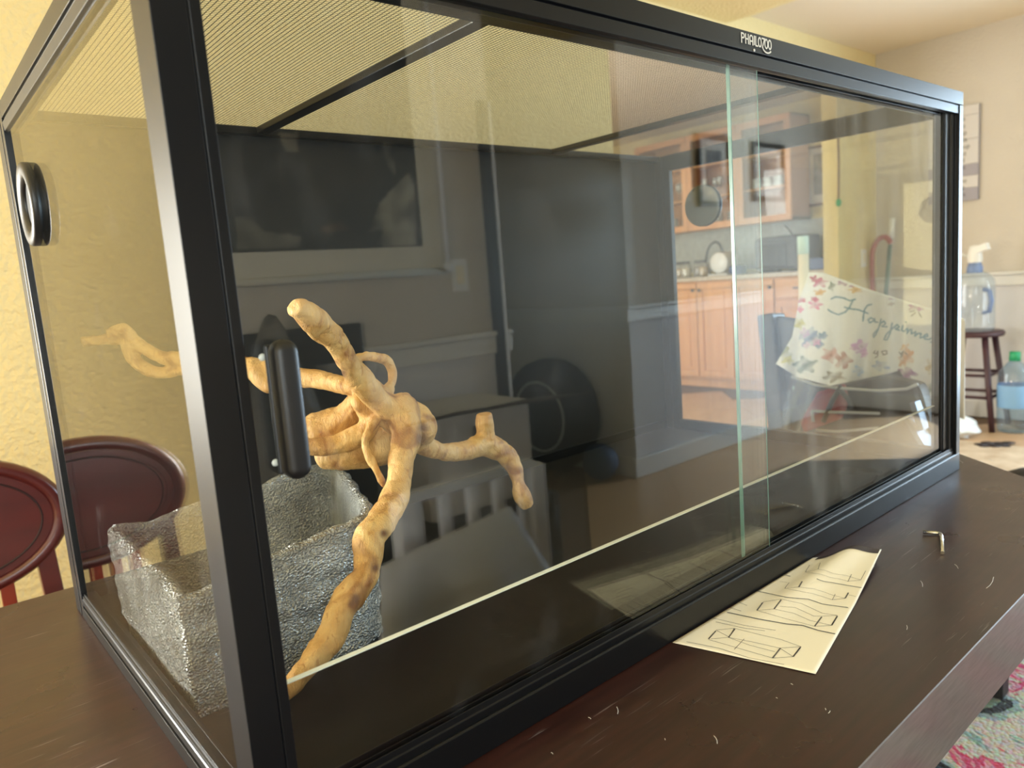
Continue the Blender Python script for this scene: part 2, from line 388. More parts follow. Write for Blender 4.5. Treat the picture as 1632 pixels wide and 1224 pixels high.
# ------------------------------------------------------------------ the room
XL, XR, YB, YA, YC = -2.4, 5.20, 1.85, -1.70, -2.095
HC = T+1.67
fl = MB(); fl.box(XL-.3, 7.6, -4.4, 7.2, -.1, -.006)
floor = struct('floor', fl, K['grout'])
tm = MB(); a_ = .2235
tm.box(-a_, a_, -a_, a_, -.006, 0); tile_me = tm.mesh('tile'); tile_me.materials.append(K['tile'])
cs = math.cos(PI/4)
for i in range(-10, 22):
    for j in range(-14, 14):
        u, v_ = i*.45, j*.45
        x = 4.42 + (u-v_)*cs; y = 2.62 + (u+v_)*cs
        ok = (2.3 < x < 5.3 and 1.7 < y < 4.6) or (1.6 < x < 5.0 and -2.2 < y <= 1.7) or (1.7 < x < 2.8 and -3.6 < y <= -2.2)
        if ok:
            o = bpy.data.objects.new('tile', tile_me); C.objects.link(o); o.parent = floor
            o.location = Vector((x, y, 0))-floor.location; o.rotation_euler = (0, 0, PI/4)
cm = MB(); cm.box(XL-.3, 3.436, -4.2, YB+.1, T+1.61, T+2.0)
cm.prism([(3.436, T+1.61), (3.67, T+1.68), (3.67, T+2.0), (3.436, T+2.0)], -4.2, YB+.1, 'y')
struct('ceiling', cm, K['wall'])
struct('trim_1', MB().box(3.67, XR+.3, -4.2, YB+.1, T+1.68, T+1.8), K['ceil'])
struct('trim_2', MB().box(1.6, 7.3, YB+.1, 7.1, T+1.68, T+1.8), K['ceil'])
RZ = T+.19                     # top of the chair rail
def railed(name, side, mb_up, mb_lo, rail):
    w_ = struct('wall_'+name, mb_up, K['beige'])
    lo = mb_lo.build('wainscot', K['wainscot'], w_)
    r_ = rail.build('chair_rail', K['rail'], w_, bevel=.006)
    return w_
def rail_y(x0, x1, y, s):      # rail on a wall that faces s along y
    m = MB(); m.box(x0, x1, min(y, y+s*.016), max(y, y+s*.016), RZ-.085, RZ-.02); m.box(x0-.0, x1, min(y, y+s*.026), max(y, y+s*.026), RZ-.02, RZ); m.box(x0, x1, min(y, y+s*.02), max(y, y+s*.02), .0, .11); return m
def rail_x(y0, y1, x, s):
    m = MB(); m.box(min(x, x+s*.016), max(x, x+s*.016), y0, y1, RZ-.085, RZ-.02); m.box(min(x, x+s*.026), max(x, x+s*.026), y0, y1, RZ-.02, RZ); m.box(min(x, x+s*.02), max(x, x+s*.02), y0, y1, 0, .11); return m
def pierced(mb, axis, p0, p1, a0, a1, z0, z1, holes):
    """wall slab between p0..p1 thick, a0..a1 along, with rectangular holes (a,b,z,z)"""
    def bx(u0, u1, w0, w1):
        if u1-u0 < 1e-4 or w1-w0 < 1e-4: return
        if axis == 'y': mb.box(u0, u1, p0, p1, w0, w1)
        else: mb.box(p0, p1, u0, u1, w0, w1)
    cur = a0
    for (h0, h1, g0, g1) in sorted(holes):
        bx(cur, h0, z0, z1); bx(h0, h1, z0, max(g0, z0)); bx(h0, h1, max(g1, z0), z1); cur = h1
    bx(cur, a1, z0, z1); return mb
RB = RZ-.02
# back wall: yellow, with a wide opening to the kitchen
mb = pierced(MB(), 'y', YB, YB+.1, XL, 5.20, 0, HC+.01, [(-2.31, -.99, .70, 1.50), (2.5, 4.641, 0, T+1.45)])
struct('wall_back', mb, K['wall'])
# right wall with a window towards the front
mb = pierced(MB(), 'x', XR, XR+.12, YC, YB, RB, HC+.01, [(-1.46, -.14, .12, 2.08)])
lo = pierced(MB(), 'x', XR, XR+.12, YC, YB, 0, RB, [(-1.46, -.14, .12, RB)])
rl = rail_x(YC, -1.46, XR, -1); r2 = rail_x(-.14, YB, XR, -1); rl.add(r2.v, r2.f)
railed('right', -1, mb, lo, rl)
# front wall with the scroll; window behind the camera
mb = pierced(MB(), 'y', YA-.12, YA, XL, 1.665, RB, HC, [(-1.60, -.20, T+.08, T+1.35)])
lo = MB().box(XL, 1.665, YA-.12, YA, 0, RB)
railed('front', 1, mb, lo, rail_y(XL, 1.69, YA, 1))
# passage and the wall beyond it
mb = MB().box(2.85, 2.97, -4.2, YC, RB, HC); mb.box(2.97, XR+.12, YC-.12, YC, RB, HC)
lo = MB().box(2.85, 2.97, -4.2, YC, 0, RB); lo.box(2.97, XR+.12, YC-.12, YC, 0, RB)
rl = rail_x(-4.2, YC, 2.85, -1); rr_ = rail_y(2.82, XR, YC, 1); rl.add(rr_.v, rr_.f)
w_ = railed('passage', 1, mb, lo, rl)
struct('wall_hall', MB().box(1.545, 1.665, -4.2, YA-.12, 0, HC).box(1.545, 2.97, -4.3, -4.2, 0, HC), K['wall'])
mb = pierced(MB(), 'x', XL-.12, XL, YA-.12, YB+.1, 0, HC, [(-.65, .85, T+.08, T+1.35)])
struct('wall_left', mb, K['wall'])
struct('wall_kitchen', pierced(MB(), 'x', 1.86, 1.96, YB+.1, 7, 0, HC+.05, [(2.9, 5.1, .25, 2.3)]).box(6.05, 6.15, YB+.1, 7.0, 0, HC+.05).box(1.86, 6.15, 7.0, 7.1, 0, HC+.05), K['wall'])
struct('trim_3', MB().box(6.03, 6.05, YB+.1, 6.9, T+.30, T+.69), K['splash'])
struct('trim_4', MB().box(1.607, 1.640, YA, YA+.032, .11, T+1.02), K['darkframe'])
struct('trim_5', MB().box(1.640, 1.653, YA, YA+.034, .11, T+1.02), K['whitepaint'])
def window(n, axis, p, a0, a1, z0, z1, face):
    f = MB(); w0 = .05
    def bx(u0, u1, w0_, w1_, t=.04):
        if axis == 'y': f.box(u0, u1, p-t/2, p+t/2, w0_, w1_)
        else: f.box(p-t/2, p+t/2, u0, u1, w0_, w1_)
    bx(a0, a1, z0, z0+w0); bx(a0, a1, z1-w0, z1); bx(a0, a0+w0, z0+w0, z1-w0); bx(a1-w0, a1, z0+w0, z1-w0)
    mid = (a0+a1)/2; bx(mid-.02, mid+.02, z0+w0, z1-w0, .03)
    o = struct('window_%d' % n, f, K['whitepaint'])
    for (u0, u1) in ((a0+w0, mid-.02), (mid+.02, a1-w0)):
        g = MB()
        if axis == 'y': g.box(u0, u1, p-.003, p+.003, z0+w0, z1-w0)
        else: g.box(p-.003, p+.003, u0, u1, z0+w0, z1-w0)
        g.build('window_pane', K['window_glass'], o)
window(1, 'y', YA-.03, -1.60, -.20, T+.08, T+1.35, 1)
window(2, 'x', XR+.03, -1.46, -.14, .12, 2.08, -1)
window(3, 'x', XL-.03, -.65, .85, T+.08, T+1.35, 1)  # frame around the added left light, not a known window
window(4, 'x', 1.92, 2.9, 5.1, .25, 2.3, 1)
window(5, 'y', YB+.03, -2.31, -.99, .70, 1.50, -1)  # goes with the added back light; no window is known here

# ------------------------------------------------------------------ table
TH = T-.032
poly = [(-.62, -.218), (1.126, -.218), (1.36, .078), (1.36, .50), (1.126, .714), (-.62, .714)]
tb = thing('dining_table', 'dark espresso wooden dining table with scratched top carrying the terrarium', 'table', (.4, .25, 0))
ch = .0008
def inset(p, d):
    cx = sum(q[0] for q in p)/len(p); cy = sum(q[1] for q in p)/len(p)
    return [(x-d*(1 if x > cx else -1), y-d*(1 if y > cy else -1)) for x, y in p]
top = MB(); top.prism(inset(poly, ch), T-.004, T, 'z'); top.build('tabletop', K['table'], tb)
eg = MB(); pi_ = inset(poly, ch); n_ = len(poly)
v = [(x, y, T) for x, y in pi_]+[(x, y, T-ch) for x, y in poly]+[(x, y, TH) for x, y in poly]+[(x, y, TH) for x, y in inset(poly, .03)]
f = []
for k in range(3):
    for i in range(n_): f.append((k*n_+i, k*n_+(i+1) % n_, (k+1)*n_+(i+1) % n_, (k+1)*n_+i))
f.append(tuple(range(3*n_, 4*n_)))
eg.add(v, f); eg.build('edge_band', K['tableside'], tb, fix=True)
ap = MB(); q = inset(poly, .018); q2 = inset(poly, .04)
for i in range(n_):
    a, b = q[i], q[(i+1) % n_]; c, d = q2[(i+1) % n_], q2[i]
    ap.prism([a, b, c, d], T-.112, TH, 'z')
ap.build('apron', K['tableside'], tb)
for (x, y) in ((-.50, .06), (.95, .06), (-.50, .60), (.95, .60)):
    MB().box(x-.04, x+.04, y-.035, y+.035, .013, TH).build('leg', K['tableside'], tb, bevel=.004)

# ------------------------------------------------------------------ rug
rg = MB(); rg.box(-.8, 2.55, -.95, .72, 0.0, .012)
tag(rg.build('rug', K['rug'], bevel=.004), 'mottled pink, teal and grey looped rug on the floor under the table', 'rug')

# ------------------------------------------------------------------ terrarium
W_, D_, H_ = 1.22, .62, .617
B = T+.0005
tr = thing('terrarium', 'long black-framed glass terrarium with sliding front doors and mesh top on dark table', 'terrarium', (W_/2, D_/2, B))
def P(pl): return [(y, z+B) for y, z in pl]
# front bottom rail: outer face, step, two running tracks
bot = [(0, 0), (0, .0275), (.0015, .0290), (.0035, .0282), (.0035, .0345), (.0045, .0355), (.0050, .0405), (.0060, .0405), (.0060, .034), (.0105, .034), (.0108, .0405), (.0118, .0405), (.0118, .034), (.0172, .034), (.0176, .0410), (.0188, .0410), (.0188, .034), (.0275, .034), (.0280, 0)]
MB().prism(P(bot), .0, W_, 'x').build('bottom_rail', K['black'], tr, bevel=.0004)
topr = [(0, H_), (0, .5975), (.0035, .5965), (.0035, .5955), (.0012, .5950), (.0012, .5835), (.0050, .5825), (.0090, .5825), (.0095, .592), (.0155, .592), (.0160, .5825), (.0180, .5825), (.0180, .592), (.0245, .592), (.0250, .5800), (.0275, .5800), (.0275, H_)]
MB().prism(P(topr), -.0, W_, 'x').build('top_rail', K['black'], tr, bevel=.0004)
# corner posts
fp = [(0, 0), (.0205, 0), (.0210, .0014), (.0216, 0), (.0285, 0), (.0290, .0095), (.0290, .024), (.006, .024), (.006, .034), (0, .034)]
MB().prism(fp, B+.0285, B+.596, 'z').build('corner_post', K['black'], tr, bevel=.0005)
rp = [(W_, 0), (W_-.0145, 0), (W_-.0150, .006), (W_-.030, .006), (W_-.031, .009), (W_-.046, .009), (W_-.047, .011), (W_-.052, .011), (W_-.052, .026), (W_-.006, .026), (W_-.006, .034), (W_, .034)]
MB().prism(rp, B+.0285, B+.596, 'z').build('corner_post', K['black'], tr, bevel=.0005)
for x0, x1 in ((0, .012), (W_-.012, W_)):
    m = MB(); m.box(x0, x1, D_-.05, D_-.036, B, B+H_); m.box(x0+.002, x1-.002, D_-.036, D_-.030, B, B+H_); m.box(x0, x1, D_-.030, D_, B, B+H_)
    m.build('corner_post', K['black'], tr, bevel=.0006)
    s = 1 if x0 == 0 else -1; X = x0 if s == 1 else x1
    def q_(pl): return [(X+s*x, z+B) for x, z in pl]
    er = [(0, 0), (0, .016), (.0025, .0165), (.0025, .020), (0, .0205), (.0005, .027), (.0015, .028), (.0015, .0312), (.0030, .0316), (.0030, .034), (.016, .034), (.016, 0)]
    MB().prism(q_(er), .0275, D_-.05, 'y').build('side_rail', K['black'], tr, bevel=.0005)
    et = [(0, H_), (0, .600), (.0025, .5995), (.0025, .596), (0, .5955), (.001, .586), (.0055, .583), (.016, .583), (.016, H_)]
    MB().prism(q_(et), .0275, D_-.05, 'y').build('side_rail', K['black'], tr, bevel=.0005)
    g = MB().box(X+s*.0055-.002, X+s*.0055+.002, .030, D_-.045, B+.030, B+.590)
    ge = g.build('end_glass', K['glass_end'] if s == 1 else K['glass_film'], tr)
MB().box(.012, W_-.012, D_-.012, D_-.004, B+.006, B+H_-.008).build('back_panel', K['blackpvc'], tr)
m = MB(); m.box(.016, W_-.016, D_-.016, D_-.012, B+.012, B+.030); m.box(.012, W_-.012, D_-.025, D_, B+H_-.011, B+H_)
m.build('back_rail', K['black'], tr, bevel=.0006)
MB().box(.016, W_-.016, .0275, D_-.012, B+.004, B+.012).build('floor_panel', K['blackpvc'], tr)
# mesh top
m = MB(); ZS = B+.6140; sp = .0046; ww = .00030; wt = .00011
nx = int((W_-.05)/sp); sy = .0040; ny = int((D_-.07)/sy)
for i in range(nx+1):
    x = .025+i*sp; m.add([(x+a, y, ZS+c) for y in (.030, D_-.035) for a, c in ((-ww, -wt), (ww, -wt), (ww, wt), (-ww, wt))], [(0, 1, 5, 4), (1, 2, 6, 5), (2, 3, 7, 6), (3, 0, 4, 7)])
for j in range(ny+1):
    y = .034+j*sy; m.add([(x, y+a, ZS+c) for x in (.02, W_-.02) for a, c in ((-.00018, -.00010), (.00018, -.00010), (.00018, .00010), (-.00018, .00010))], [(0, 1, 5, 4), (1, 2, 6, 5), (2, 3, 7, 6), (3, 0, 4, 7)])
ms = m.build('mesh_screen', K['wire'], tr, fix=False); ms['kind'] = 'stuff'
for x in (.312, .885):
    MB().box(x-.009, x+.009, .0275, D_-.03, B+.607, B+.6155).build('screen_brace', K['black'], tr, bevel=.001)
# sliding doors
def door(x0, x1, y, edges, gm, ew=.0009):
    d = MB().box(x0, x1, y-.0018, y+.0018, B+.0365, B+.594).build('sliding_door', gm, tr)
    for xe in edges:
        MB().box(xe-ew, xe+ew, y-.0019, y+(.0019 if ew > .0005 else -.0012), B+.0365, B+.594).build('polished_edge', K['glass_edge'], d)
    return d
dl = door(.022, .626, .0083, (.6262,), K['glass'], .00025)
dr = door(.583, W_-.040, .0146, (.5825,), K['glass_film'])
dm_ = MB().box(.030, W_-.053, .0205, .0250, B+.0345, B+.1165).build('front_guard', K['guard'], tr)
MB().box(.030, W_-.053, .0203, .0252, B+.1165, B+.1172).build('ground_edge', K['frost'], dm_)
# handle on the left door: a rounded upright bar on two screws
def capsule(cx, cy, z0, z1, wx, wy, seg=18):
    v = []; f = []; rows = []
    hw = wx/2
    prof = [(z0+hw*(1-math.cos(a)), math.sin(a)) for a in [i*PI/2/7 for i in range(0, 8)]] + [(z1-hw*(1-math.cos(a)), math.sin(a)) for a in [i*PI/2/7 for i in range(7, -1, -1)]]
    for z, s_ in prof:
        for k in range(seg):
            a = 2*PI*k/seg; ca, sa = math.cos(a), math.sin(a)
            pw = .55
            v.append((cx+hw*max(s_, .01)*math.copysign(abs(ca)**pw, ca), cy+wy/2*max(s_, .25)*math.copysign(abs(sa)**pw, sa), z))
    n = len(prof)
    for i in range(n-1):
        for k in range(seg): f.append((i*seg+k, i*seg+(k+1) % seg, (i+1)*seg+(k+1) % seg, (i+1)*seg+k))
    f.append(tuple(range(seg))); f.append(tuple(range((n-1)*seg, n*seg)))
    return MB().add(v, f, True)
hd = capsule(.0505, -.0040, B+.262, B+.352, .0165, .0165).build('door_handle', K['blackplas'], dl)
m = MB(); m.box(.042, .055, .0030, .0064, B+.265, B+.349); m.build('handle_backplate', K['blackplas'], hd, bevel=.0015)
for z in (.272, .341):
    MB().lathe([(0, .0102), (.0020, .0106), (.0024, .0114), (.0016, .0122), (0, .0125)], (.0432, 0, B+z), 14, 'y').build('handle_screw', K['white'], hd)
# vents
def vent(x, s, c):
    y, z = c
    pr = [(.026, 0), (.026, .003), (.028, .006), (.030, .0075), (.036, .0085), (.0415, .0078), (.043, .006), (.043, 0), (.026, 0)]
    o = MB().lathe([(r, x+s*h) for r, h in pr], (0, y, B+z), 40, 'x').build('vent_ring', K['blackplas'], tr)
    MB().lathe([(0.0, x-s*.003), (.027, x-s*.003), (.0275, x+s*.002), (0.0, x+s*.0022)], (0, y, B+z), 32, 'x').build('vent_plug', K['blackplas'], o)
    return o
vent(.0035, -1, (.480, .4935))
v2 = vent(W_-.0035, 1, (.492, .500))
MB().lathe([(0, W_-.0102), (.040, W_-.0102), (.043, W_-.0085), (.043, W_-.0078), (0, W_-.0078)], (0, .492, B+.5), 40, 'x').build('vent_disc', mat('grey_gloss_disc', rgb(104, 106, 98), .12, spec=.8), v2)
# logo
def text_mesh(s, size, ext=.0):
    c = bpy.data.curves.new('txt', 'FONT'); c.body = s; c.size = size; c.extrude = ext; c.align_x = 'LEFT'
    o = bpy.data.objects.new('txt', c); C.objects.link(o); dg = bpy.context.evaluated_depsgraph_get()
    me = bpy.data.meshes.new_from_object(o.evaluated_get(dg)); bpy.data.objects.remove(o); return me
def strokes(lines, w, th):
    """flat strips in the XZ plane, y from 0 to -th, each stroke one mitred strip a hair above the last"""
    m = MB()
    for q, ln in enumerate(lines):
        P_ = [Vector((a, 0, b)) for a, b in ln]; n = len(P_); L_, R_ = [], []
        closed = (P_[0]-P_[-1]).length < 1e-4
        for i in range(n):
            d0 = P_[i]-P_[i-1] if i > 0 else (P_[-1]-P_[-2] if closed else P_[1]-P_[0])
            d1 = P_[i+1]-P_[i] if i < n-1 else (P_[1]-P_[0] if closed else d0)
            n0 = Vector((-d0.z, 0, d0.x)).normalized(); n1 = Vector((-d1.z, 0, d1.x)).normalized(); k = (n0+n1).normalized()
            k = k/max(.5, k.dot(n0))*w/2
            e = Vector((0, 0, 0)) if closed or 0 < i < n-1 else (d1.normalized()*(-w*.4) if i == 0 else d0.normalized()*(w*.4))
            y = -th*(1+.12*q)
            L_.append(P_[i]+k+e+Vector((0, y, 0))); R_.append(P_[i]-k+e+Vector((0, y, 0)))
        m.add(L_+R_, [(i, i+1, n+i+1, n+i) for i in range(n-1)])
    return m
def arc(cx, cy, rx, ry, a0, a1, n=14): return [(cx+rx*math.cos(math.radians(a0+(a1-a0)*i/n)), cy+ry*math.sin(math.radians(a0+(a1-a0)*i/n))) for i in range(n+1)]
L = []
L += [[(0, 0), (0, 1)], [(0, 1), (.2, 1)] + arc(.25, .76, .22, .24, 90, -90)[1:] + [(0, .5)]]          # P
L += [[(.72, 0), (.72, 1)], [(1.2, 0), (1.2, 1)], [(.72, .5), (1.2, .5)]]                                # H
L += [[(1.48, 0), (1.48, .6)] + arc(1.73, .7, .25, .3, 180, 0) + [(1.98, 0)], [(1.48, .38), (1.98, .38)]]  # A
L += [[(2.26, 1), (2.26, .08)]]                                                                          # i
L += [[(2.52, 1), (2.52, 0), (2.86, 0)]]                                                                  # L
L += [arc(3.26, .5, .27, .5, 0, 360, 22)]                                                                 # O
L += [[(3.7, 1), (4.16, 1), (3.72, -.02)]]                                                                # Z
L += [arc(4.48, .5, .27, .5, 0, 360, 22), arc(5.14, .5, .27, .5, 0, 360, 22)]
L += [arc(4.62, .12, .85, .62, 195, 322, 18)]                                                             # smile
lm = strokes(L, .175, .02)
s = .0585/5.5
pts = [(x*s, y*s*.55/1, z*s*.86) for x, y, z in lm.v]
dm = MB(); dm.add([(x+.5865, y*2-.0003, z+B+.6042) for x, y, z in pts], lm.f)
dm.lathe([(0, -.0006), (.0015, -.0006), (.0015, 0), (0, 0)], (.5865+2.26*s, 0, B+.6035-.0042), 12, 'y')
dm.build('logo', K['logo'], tr)

# ------------------------------------------------------------------ driftwood
def catmull(pts, per=6):
    P_ = [pts[0]]+list(pts)+[pts[-1]]; out = []
    for i in range(1, len(P_)-2):
        p0, p1, p2, p3 = [np.array(q) for q in P_[i-1:i+3]]
        for k in range(per):
            t = k/per; out.append(.5*((2*p1)+(-p0+p2)*t+(2*p0-5*p1+4*p2-p3)*t*t+(-p0+3*p1-3*p2+p3)*t**3))
    out.append(np.array(P_[-2])); return out
BR = [
 # main leg, from knob down to the floor by the front left post          (px, py, y, radius px)
 [(640, 652, .245, 26), (648, 690, .235, 22), (640, 735, .224, 19.5), (634, 780, .210, 19.5), (614, 822, .194, 22), (590, 855, .181, 23), (588, 888, .175, 21), (582, 918, .168, 20), (561, 946, .162, 23), (540, 974, .158, 22), (533, 1006, .155, 21), (511, 1038, .152, 20), (486, 1067, .149, 17.5), (462, 1094, .146, 15), (420, 1128, .142, 12), (384, 1152, .138, 8)],
 # upper branch
 [(640, 660, .250, 24), (603, 637, .245, 18), (577, 608, .235, 20), (556, 580, .225, 16.5), (540, 553, .220, 16.5), (521, 528, .212, 20), (500, 508, .205, 21), (484, 496, .200, 18), (470, 490, .196, 12.5)],
 [(524, 540, .216, 13), (505, 530, .208, 12), (490, 521, .200, 7)],
 # knob
 [(628, 668, .262, 24), (655, 674, .262, 34), (663, 690, .262, 31), (664, 706, .262, 20)],
 # branch to the back left
 [(585, 622, .270, 17), (545, 613, .300, 13), (500, 604, .340, 14), (462, 600, .370, 14), (425, 588, .400, 14), (390, 582, .430, 13), (300, 574, .500, 11), (262, 571, .525, 9), (235, 558, .545, 9), (212, 543, .560, 9), (185, 539, .570, 8), (160, 541, .575, 8), (131, 546, .580, 8)],
 [(405, 590, .410, 15), (418, 606, .395, 13), (432, 622, .385, 7)],
 [(300, 590, .500, 8), (262, 594, .525, 8), (232, 588, .545, 9), (212, 570, .556, 9), (206, 546, .560, 11), (202, 532, .562, 12), (190, 527, .564, 11), (172, 533, .568, 7)],
 [(400, 585, .42, 10), (350, 588, .46, 9), (300, 590, .50, 8)],
 # loop
 [(607, 628, .285, 14), (583, 602, .290, 8), (571, 584, .292, 8), (564, 573, .294, 7), (585, 568, .298, 7), (610, 572, .302, 8), (624, 586, .304, 8), (625, 606, .302, 7.5), (619, 622, .295, 9), (612, 636, .285, 14)],
 # heavy trunk running back to the left
 [(652, 688, .278, 28), (620, 700, .290, 34), (588, 712, .298, 33), (556, 718, .306, 28), (530, 724, .314, 22), (508, 733, .322, 15)],
 [(573, 640, .268, 14), (590, 664, .268, 16), (584, 684, .270, 16), (566, 698, .276, 16), (534, 709, .288, 14), (500, 712, .300, 13), (474, 706, .308, 12)],
 [(578, 628, .282, 16), (566, 648, .305, 19), (548, 668, .322, 24), (522, 682, .336, 28), (498, 690, .346, 28), (484, 694, .352, 22)],
 # thin twig
 [(597, 670, .252, 8), (588, 688, .248, 7), (582, 706, .246, 6.5), (589, 729, .243, 6), (600, 752, .240, 5.5), (613, 774, .238, 4.5)],
 # branch to the right
 [(660, 698, .270, 20), (686, 714, .280, 13), (712, 721, .290, 13.5), (745, 717, .300, 15), (773, 708, .305, 18), (800, 720, .302, 16), (818, 742, .298, 13), (826, 768, .292, 11), (832, 790, .288, 14), (842, 808, .285, 9)],
 [(775, 708, .305, 15), (773, 686, .304, 13), (772, 668, .303, 12.5), (771, 660, .303, 11)],
]
wm = MB()
for br in BR:
    P3 = []
    for px, py, y, r in br:
        p = at(px, py, 1, y); P3.append((p[0], p[1], p[2], 1.07*r*depth_of(p)/FPX))
    cc = catmull(P3, 5)
    wm.tube([q[:3] for q in cc], [max(.002, float(q[3])) for q in cc], 14)
    wm.ball(cc[0][:3], float(cc[0][3])*.98, 12)
wme = wm.mesh('driftwood', fix=False)
tmp = bpy.data.objects.new('tmp', wme); C.objects.link(tmp)
md = tmp.modifiers.new('r', 'REMESH'); md.mode = 'VOXEL'; md.voxel_size = .0019; md.use_smooth_shade = True
ms_ = tmp.modifiers.new('s', 'SMOOTH'); ms_.factor = .5; ms_.iterations = 4
wme2 = bpy.data.meshes.new_from_object(tmp.evaluated_get(bpy.context.evaluated_depsgraph_get()))
bpy.data.objects.remove(tmp)
for vtx, nn in zip(wme2.vertices, [v_.normal.copy() for v_ in wme2.vertices]):
    c = vtx.co
    d = .0020*noise.noise(c*24) + .0013*noise.noise(c*55+Vector((9, 2, 4))) + .0008*noise.noise(c*95+Vector((3, 1, 7))) - .0007*max(0, .12-abs(noise.noise(c*40+Vector((1, 5, 2)))))/.12 + .0012*abs(noise.noise(Vector((c.x*120, c.y*120, c.z*26))))
    vtx.co = c + nn*d
wme2.polygons.foreach_set('use_smooth', [True]*len(wme2.polygons)); wme2.name = 'driftwood'
ka = wme2.color_attributes.new('knot', 'FLOAT_COLOR', 'POINT')
vc = np.empty(len(wme2.vertices)*3); wme2.vertices.foreach_get('co', vc); vc = vc.reshape(-1, 3); kv = np.zeros(len(vc))
for px, py, y, r in ((674, 682, .235, .006), (566, 954, .145, .005), (560, 962, .145, .003), (612, 850, .165, .004), (545, 596, .22, .005), (672, 700, .24, .008), (470, 600, .36, .006), (598, 905, .15, .004)):
    p = np.array(at(px, py, 1, y)); dd = np.array(at(px, py, 1, y+.1))-p; dd /= np.linalg.norm(dd)
    rel = vc-p; dist = np.linalg.norm(rel-np.outer(rel@dd, dd), axis=1); near = (rel@dd) < .03
    kv = np.maximum(kv, np.clip(1.4-dist/r, 0, 1)*near)
arr = np.ones((len(vc), 4), np.float32); arr[:, :3] = kv[:, None]; ka.data.foreach_set('color', arr.ravel())
wd = tag(link('driftwood', wme2, K['wood']), 'pale tan twisted driftwood branch standing inside the terrarium', 'driftwood')

# ------------------------------------------------------------------ rock basin
FZ = B+.012
def basin():
    cor = [(.0165, .203), (.226, .208), (.308, .462), (.0165, .468)]      # outer top outline, anticlockwise
    # rounded outline
    out = []; rad = [.012, .035, .045, .014]
    for i in range(4):
        a, b, c = Vector(cor[i-1]), Vector(cor[i]), Vector(cor[(i+1) % 4]); r = rad[i]
        d0 = (a-b).normalized(); d1 = (c-b).normalized(); p0 = b+d0*r; p2 = b+d1*r
        for k in range(9):
            t = k/8; out.append((1-t)**2*p0+2*t*(1-t)*b+t*t*p2)
    # resample
    n = 260; L_ = [0]; o2 = out+[out[0]]
    for a, b in zip(o2[:-1], o2[1:]): L_.append(L_[-1]+(b-a).length)
    ring = []
    for k in range(n):
        s_ = L_[-1]*k/n
        for i in range(len(L_)-1):
            if L_[i] <= s_ <= L_[i+1]:
                t = (s_-L_[i])/max(1e-9, L_[i+1]-L_[i]); ring.append(o2[i].lerp(o2[i+1], t)); break
    cen = Vector((.14, .335)); h = .118
    rows = []; m = 46
    v = []; f = []
    def nrm(k):
        t = ring[(k+1) % n]-ring[k-1]; return Vector((t.y, -t.x)).normalized()
    nr = [nrm(k) for k in range(n)]
    prof = [('o', j/m) for j in range(m+1)] + [('r', t) for t in (.35, .7, 1)] + [('i', 1-j/18) for j in range(1, 19)]
    for kind, t in prof:
        for k in range(n):
            p = ring[k].copy(); N = nr[k]; q3 = Vector((p.x, p.y, t*.12))
            hk = h*(1+.07*noise.noise(Vector((p.x*16, p.y*16, 3)))+.03*noise.noise(Vector((p.x*50, p.y*50, 1)))) + .022*max(0, min(1, (p.x-.05)/.2))
            if kind == 'o':
                z = hk*t
                lay = noise.noise(Vector((p.x*9, p.y*9, z*62)))
                d = .0042*lay + .0032*noise.noise(Vector((p.x*50, p.y*50, z*70))) + .0018*noise.noise(Vector((p.x*130, p.y*130, z*130)))
                d += -.010*(1-t)*(.35) - .004
                if p.x < .04: d = min(d, .0035)*.6 - .004*max(0, 1-t*3)
                p = p+N*d
            elif kind == 'r':
                z = hk+.003*math.sin(t*PI)+.0015*noise.noise(Vector((p.x*90, p.y*90, t))); p = p-N*(.004+.011*t)
            else:
                z = .010+(hk-.010)*t; p = p-N*(.015+.012*(1-t)+.002*noise.noise(Vector((p.x*40, p.y*40, z*40))))
            v.append((p.x, p.y, FZ+.0005+z))
    R = len(prof)
    for i in range(R-1):
        for k in range(n): f.append((i*n+k, i*n+(k+1) % n, (i+1)*n+(k+1) % n, (i+1)*n+k))
    f.append(tuple((R-1)*n+k for k in range(n))); f.append(tuple(range(n-1, -1, -1)))
    return MB().add(v, f, True)
tag(basin().build('rock_basin', K['resin']), 'grey glittery resin rock basin on the terrarium floor behind the driftwood', 'basin')

# ------------------------------------------------------------------ things on the table
def pz(x, y):
    return T+.0012 + .011*math.exp(-((y+.040)/.017)**2)*min(1, max(0, (x-.46)/.25)) + .010*min(1, max(0, -y/.07))*min(1, max(0, (x-.62)/.14))
pc = [(.424, -.002), (.462, -.134), (.763, -.065), (.711, -.002)]
def puv(u, v_):
    a = Vector(pc[0]).lerp(Vector(pc[3]), u); b = Vector(pc[1]).lerp(Vector(pc[2]), u); p = a.lerp(b, v_); return p
m = MB(); nu, nv = 60, 30
for i in range(nu+1):
    for j in range(nv+1):
        p = puv(i/nu, j/nv); m.v.append((p.x, p.y, pz(p.x, p.y)))
for i in range(nu):
    for j in range(nv): m.f.append((i*(nv+1)+j, (i+1)*(nv+1)+j, (i+1)*(nv+1)+j+1, i*(nv+1)+j+1)); m.sm.append(True)
paper = m.build('assembly_leaflet', K['paper'], fix=True)
paper.modifiers.new('t', 'SOLIDIFY').thickness = .0003
tag(paper, 'cream instruction leaflet with grey line diagrams lying against the terrarium base', 'leaflet')
def Z(zx, zy): return (1050+zx*.2267, 860+zy*.2267)
